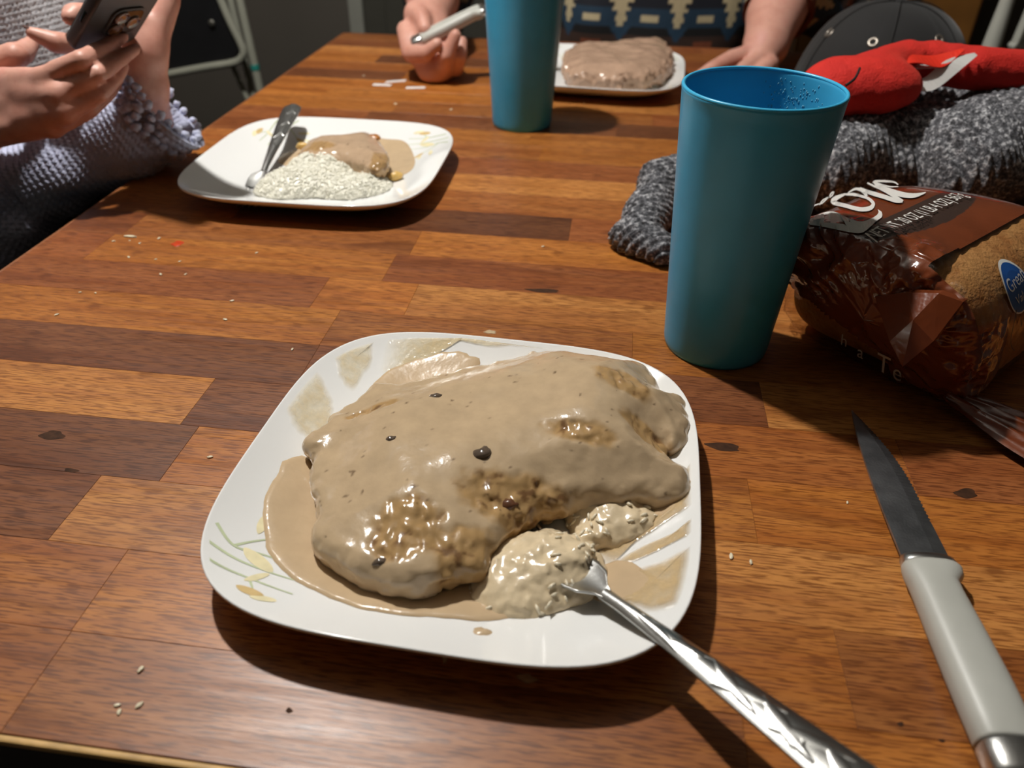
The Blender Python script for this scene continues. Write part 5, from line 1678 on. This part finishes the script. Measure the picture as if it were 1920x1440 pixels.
# sweater front and back
def torso(name, cx, cy, rx, ry, z0, z1, mat, parent, amp, step=0.0022, fold=0.012, seed=2, colfn=None, tops=None):
    nU = int((z1-z0)/step); nV = int(2*PI*max(rx, ry)/step)
    z = np.linspace(z0, z1, nU); th = np.linspace(0, 2*PI, nV, endpoint=False)
    sc_ = np.interp((z-z0)/(z1-z0), [0, 0.3, 0.7, 0.88, 1.0], tops or [1.0, 1.0, 1.0, 0.85, 0.35])
    X = cx+rx*sc_[:, None]*np.cos(th)[None]; Y = cy+ry*sc_[:, None]*np.sin(th)[None]
    P = np.stack([X, Y, z[:, None]+0*X], -1)
    N = np.stack([np.cos(th), np.sin(th), 0*th], -1)[None]
    f = fold*vnoise(P*np.array([1, 1, 0.5]), 14, seed)
    h = amp*knit(z[:, None]+0*th[None], (th*max(rx, ry))[None]+0*z[:, None]) if amp else 0
    P = P+N*(f+h)[..., None]
    return grid_obj(name, P, nU, nV, mat, parent, True, col=colfn(P, th) if colfn else None)
torso('sweater', -0.90, 1.0, 0.20, 0.27, -0.10, 0.40, M_KNIT2, person1, 0.0034, 0.0024)
M_PANTS = simple('black_cotton_trousers', (24, 24, 28), 0.85, 0.15, 40, 0.2, 700)
def pants1(P):
    d = ellips(P, (-0.92, 1.0, -0.25), (0.19, 0.25, 0.19))
    for s in (-0.11, 0.11):
        q = chain(P, [(-0.90, 1.0+s, -0.36), (-0.58, 1.0+s*1.1, -0.30), (-0.60, 1.0+s*1.1, -0.72)], [0.085, 0.068, 0.050])
        d = smin(d, q, 0.03)
    return np.maximum(d, FLOOR_Z+0.002-P[..., 2])
sdf_obj('trousers', pants1, (-1.15, 0.72, FLOOR_Z), (-0.44, 1.28, -0.04), 0.012, M_PANTS, person1)
sdf_obj('shoe', lambda P: np.maximum(smin(ellips(P, (-0.56, 0.88, FLOOR_Z+0.045), (0.12, 0.05, 0.045)), ellips(P, (-0.61, 0.88, FLOOR_Z+0.06), (0.06, 0.045, 0.06)), 0.02), FLOOR_Z+0.003-P[..., 2]), (-0.72, 0.79, FLOOR_Z), (-0.40, 0.97, FLOOR_Z+0.14), 0.009, M_VINYL, person1)
sdf_obj('shoe', lambda P: np.maximum(smin(ellips(P, (-0.56, 1.12, FLOOR_Z+0.045), (0.12, 0.05, 0.045)), ellips(P, (-0.61, 1.12, FLOOR_Z+0.06), (0.06, 0.045, 0.06)), 0.02), FLOOR_Z+0.003-P[..., 2]), (-0.72, 1.03, FLOOR_Z), (-0.40, 1.21, FLOOR_Z+0.14), 0.009, M_VINYL, person1)

# the phone ------------------------------------------------------------------------
pa, pb = atd(133, 98, .735), atd(250, 80, .792)
px_ = pb-pa; pwid = np.linalg.norm(px_); px_ /= pwid
q0, q1 = atd(189, -4, 0.65)-pa, atd(189, -4, 0.75)-pa     # edge of the phone runs up this line of sight; depth where it is square
kq = (q0@px_)/((q0-q1)@px_)
pup = q0+(q1-q0)*kq; pup /= np.linalg.norm(pup)
pn = np.cross(px_, pup); pn /= np.linalg.norm(pn)
if pn@(CAM-pa) < 0: pn = -pn
phone = empty('phone', pa, 'dark smartphone with round camera lenses held up in both hands', 'phone')
PW, PH, PT = pwid, 0.146, 0.0125
def pl(x, y, z): return pa+px_*x+pup*y+pn*z            # z = 0 is the back face, towards the viewer
def rrect(w, h, r, n=8):
    pts = []
    for cx, cy, a0 in ((w-r, h-r, 0), (r, h-r, PI/2), (r, r, PI), (w-r, r, 1.5*PI)):
        for k in range(n+1):
            a = a0+k*PI/2/n
            pts.append((cx+r*math.cos(a), cy+r*math.sin(a)))
    return pts
def slab(name, x0, y0, w, h, r, z0, z1, bev, mat, parent):
    prof = [(bev, z0), (bev*0.3, z0+bev*0.3), (0, z0+bev), (0, z1-bev), (bev*0.3, z1-bev*0.3), (bev, z1)]
    V = []
    n = None
    for ins, z in prof:
        R = rrect(w-2*ins, h-2*ins, max(0.0005, r-ins))
        n = len(R)
        V += [pl(x0+ins+x, y0+ins+y, z) for x, y in R]
    o = pyd(name, V, grid_faces(len(prof), n, True)+[tuple(range(n)), tuple((len(prof)-1)*n+k for k in range(n))], mat, parent)
    bm = bmesh.new(); bm.from_mesh(o.data); bmesh.ops.recalc_face_normals(bm, faces=bm.faces); bm.to_mesh(o.data); bm.free()
    for p_ in o.data.polygons:
        if len(p_.vertices) > 4: p_.use_smooth = False
    return o
M_CASE = simple('charcoal_phone_case', (58, 54, 52), 0.42, 0.05, 60)
M_GLASS = simple('black_glass', (10, 9, 9), 0.05, 0.02, 50)
slab('case', 0, 0, PW, PH, 0.009, -PT, 0, 0.0028, M_CASE, phone)
slab('screen', 0.002, 0.002, PW-0.004, PH-0.004, 0.008, -PT-0.0006, -PT+0.0002, 0.0002, M_GLASS, phone)
slab('camera_bump', 0.024, 0.020, 0.038, 0.038, 0.010, -0.0006, 0.0020, 0.0008, M_CASE, phone)
slab('camera_glass', 0.0262, 0.0222, 0.0336, 0.0336, 0.008, 0.0018, 0.0025, 0.0003, M_GLASS, phone)
M_LENS = simple('lens_amber_reflection', (96, 62, 34), 0.12, 0.3, 300, Coat_Weight=1.0, Coat_Roughness=0.03)  # amber reflection in the lenses painted into their base colour
for (x, y) in ((0.0348, 0.0302), (0.0348, 0.0475), (0.0515, 0.0390)):
    V = []
    for r, z in ((0.0078, 0.0023), (0.0078, 0.0038), (0.0070, 0.0042), (0.0066, 0.0036), (0.0035, 0.0034), (0.0004, 0.0036)):
        for k in range(32):
            a = 2*PI*k/32
            V.append(pl(x+r*math.cos(a), y+r*math.sin(a), z))
    pyd('lens', V, grid_faces(6, 32, True), M_LENS, phone)
slab('side_button', -0.0008, 0.036, 0.004, 0.014, 0.001, -0.0075, -0.0040, 0.0003, M_GLASS, phone)

# person at the far end -----------------------------------------------------------------
person2 = empty('person', (0.04, 1.75, FLOOR_Z), 'person in a dark geometric patterned shirt at the far end holding a knife', 'person')
fa = [at(790, -70, 1.50), at(812, -5, 1.38), at(800, 45, 1.285)]
ix = [at(760, 56, 1.250), at(768, 100, 1.210), at(800, 99, 1.192), at(820, 82, 1.190)]
md = [at(833, 128, 1.212), at(838, 104, 1.196), at(854, 66, 1.200)]
rg_ = [at(855, 128, 1.225), at(862, 104, 1.215), at(866, 78, 1.225)]
tb = [at(778, 24, 1.270), at(792, 34, 1.245), at(797, 54, 1.225)]
ELa, ELb = np.array([-0.36, 1.66, 0.04]), np.array([0.42, 1.64, 0.05])
SHa, SHb = np.array([-0.17, 1.76, 0.36]), np.array([0.25, 1.76, 0.36])
pm = [at(790, 85, 1.245), at(828, 100, 1.240), at(815, 128, 1.222)]
def handC(P):
    d = chain(P, [ELa]+fa, [0.048, 0.050, 0.044, 0.031])
    for a, b, ra, rb in ((fa[2], pm[0], 0.030, 0.027), (fa[2], pm[1], 0.028, 0.028), (pm[0], pm[2], 0.026, 0.024), (pm[1], pm[2], 0.028, 0.024)):
        d = smin(d, rcone(P, a, b, ra, rb), 0.015)
    f = np.minimum(chain(P, ix, [0.0135, 0.0125, 0.0110, 0.0085]), np.minimum(chain(P, md, [0.0130, 0.0118, 0.0088]), chain(P, rg_, [0.0120, 0.0110, 0.0085])))
    d = smin(d, f, 0.005)
    return np.maximum(smin(d, chain(P, tb, [0.017, 0.0135, 0.0100]), 0.008), 0.001-P[..., 2]*(P[..., 1] < 1.5))
hC = sdf_raw(handC, np.array([ELa]+fa+ix+md+rg_+tb+pm), 0.0042, 0.06)
fb = [at(1490, -45, 1.50), at(1452, 30, 1.44), at(1436, 84, 1.375)]
th2 = [at(1408, 100, 1.350), at(1372, 110, 1.325), at(1335, 128, 1.300), at(1312, 140, 1.290)]
i2_ = [at(1425, 112, 1.330), at(1398, 126, 1.300), at(1370, 146, 1.270)]
i3_ = [at(1445, 120, 1.320), at(1420, 140, 1.280), at(1395, 160, 1.250)]
pm2 = at(1425, 110, 1.345)
def handD(P):
    d = chain(P, [ELb]+fb, [0.050, 0.050, 0.046, 0.034])
    d = smin(d, rcone(P, fb[2], pm2, 0.032, 0.026), 0.015)
    f = np.minimum(chain(P, th2, [0.0150, 0.0135, 0.0110, 0.0080]), np.minimum(chain(P, i2_, [0.0135, 0.0120, 0.0090]), chain(P, i3_, [0.0130, 0.0115, 0.0090])))
    return np.maximum(smin(d, f, 0.006), 0.001-P[..., 2]*(P[..., 1] < 1.5))
hD = sdf_raw(handD, np.array([ELb]+fb+th2+i2_+i3_+[pm2]), 0.0042, 0.06)
def torsoB(P):
    d = ellips(P, (0.04, 1.78, 0.02), (0.17, 0.10, 0.36))
    d = smin(d, rcone(P, SHa, ELa, 0.05, 0.045), 0.04)
    d = smin(d, rcone(P, SHb, ELb, 0.05, 0.045), 0.04)
    return smin(d, rcone(P, (0.04, 1.78, 0.34), (0.04, 1.77, 0.48), 0.055, 0.05), 0.03)
tB = sdf_raw(torsoB, [SHa, SHb, ELa, ELb, (0.04, 1.70, -0.36), (0.04, 1.82, 0.5)], 0.018, 0.09)
merge('body', [hC, hD, tB], M_SKIN, person2)
M_SHIRT = vcol('printed_shirt_cloth', 0.85, 0.25, 500, 0.001)
CRM, NAVY, TEAL, RUST, BLK, BRN = nlin(190, 176, 140), nlin(20, 24, 34), nlin(32, 60, 82), nlin(120, 62, 36), nlin(14, 13, 14), nlin(58, 38, 28)
def geo_pattern(a, z):
    """stepped diamonds and bands; a metres round the cloth, z height"""
    c = np.empty(a.shape+(3,)); c[:] = BLK
    per = 0.108
    x = (a/per-np.floor(a/per)-0.5)*per
    zz = z-0.046
    rows = (zz/0.19-np.floor(zz/0.19+0.5))*0.19           # repeats every 19 cm
    def put(mask, col): c[mask] = col
    put((rows < -0.045) & (rows > -0.075), BRN)
    put((rows > -0.032) & (rows < 0.004), TEAL*0.8)
    put((rows > 0.004) & (rows < 0.05), NAVY)
    put((rows < -0.032) & (rows > -0.056) & (np.abs(x) < 0.020*(1+(rows+0.032)/0.026)), TEAL)
    put((np.abs(rows+0.060) < 0.006) & (np.abs(np.abs(x)-per/2) < 0.02), RUST)
    lev = np.floor((rows+0.030)/0.0085)
    w = np.array([0.006, 0.011, 0.008, 0.017, 0.012, 0.023, 0.018, 0.012, 0.006])
    ok = (lev >= 0) & (lev < 9)
    hw_ = np.where(ok, w[np.clip(lev, 0, 8).astype(int)], 0)
    put(ok & (np.abs(x) < hw_), CRM)
    put((np.abs(rows+0.016) < 0.0055) & (np.abs(np.abs(x)-per/2) < 0.016), CRM)
    put((np.abs(rows-0.072) < 0.010), RUST*0.8)
    put((np.abs(rows-0.086) < 0.004), CRM)
    return c
torso('shirt', 0.04, 1.775, 0.245, 0.175, -0.36, 0.46, M_SHIRT, person2, 0, 0.0030, 0.014, 6, lambda P, th: geo_pattern((th*0.245)[None]+0*P[..., 2]+0.021, P[..., 2]))
def slcol(G):
    n = G.shape[0]
    a = np.linspace(0, n*0.0022, n)[:, None]+0*G[..., 0]
    b = (np.arange(G.shape[1])*0.0022)[None]+0*a
    c = geo_pattern(b, 0.17-a)
    k = (a < 0.028)
    c[k] = RUST*0.9
    c[(a > 0.028) & (a < 0.036)] = CRM*0.7
    c[(a > 0.036) & (a < 0.055)] = TEAL*0.7
    return c
sleeve('sleeve', [at(1458, 22, 1.455), at(1480, -25, 1.51), ELb+np.array([0.0, 0.0, 0.01]), (ELb+SHb)/2+np.array([0.03, 0.02, 0]), SHb], [0.060, 0.062, 0.066, 0.072, 0.08], M_SHIRT, person2, 0, 0.007, 5, 0.0022, colfn=slcol, knitted=False)
sleeve('sleeve', [at(800, -60, 1.47), ELa+np.array([0.01, -0.06, 0.02]), ELa+np.array([0.0, 0.0, 0.01]), (ELa+SHa)/2+np.array([-0.03, 0.02, 0]), SHa], [0.060, 0.062, 0.066, 0.072, 0.08], M_SHIRT, person2, 0, 0.007, 7, 0.0022, colfn=slcol, knitted=False)
def pants2(P):
    d = ellips(P, (0.04, 1.78, -0.33), (0.20, 0.16, 0.13))
    for s in (-0.11, 0.11):
        d = smin(d, chain(P, [(0.04+s, 1.78, -0.36), (0.04+s*1.1, 1.38, -0.30), (0.04+s*1.1, 1.40, -0.72)], [0.085, 0.068, 0.05]), 0.03)
    return np.maximum(d, FLOOR_Z+0.002-P[..., 2])
sdf_obj('trousers', pants2, (-0.25, 1.26, FLOOR_Z), (0.33, 2.0, -0.15), 0.012, M_PANTS, person2)
bk = at(906, 17, 1.245)
knife(bk, at(794, 72, 1.222)-bk, np.array([-0.45, -0.35, 1.0]), 'steak knife with grey handle held in the fist of the far person')

# ------------------------------------------------------------------ origins of single-mesh things at their base
for o in list(scene.objects):
    if o.type == 'MESH' and o.parent is None and not o.children and o.get('kind') != 'structure':
        n = len(o.data.vertices)
        co = np.empty(n*3, np.float32); o.data.vertices.foreach_get('co', co)
        co = co.reshape(-1, 3)
        b = np.array([(co[:, 0].min()+co[:, 0].max())/2, (co[:, 1].min()+co[:, 1].max())/2, co[:, 2].min()])
        o.data.vertices.foreach_set('co', (co-b).astype(np.float32).ravel())
        o.data.update()
        o.location = tuple(float(v) for v in b)
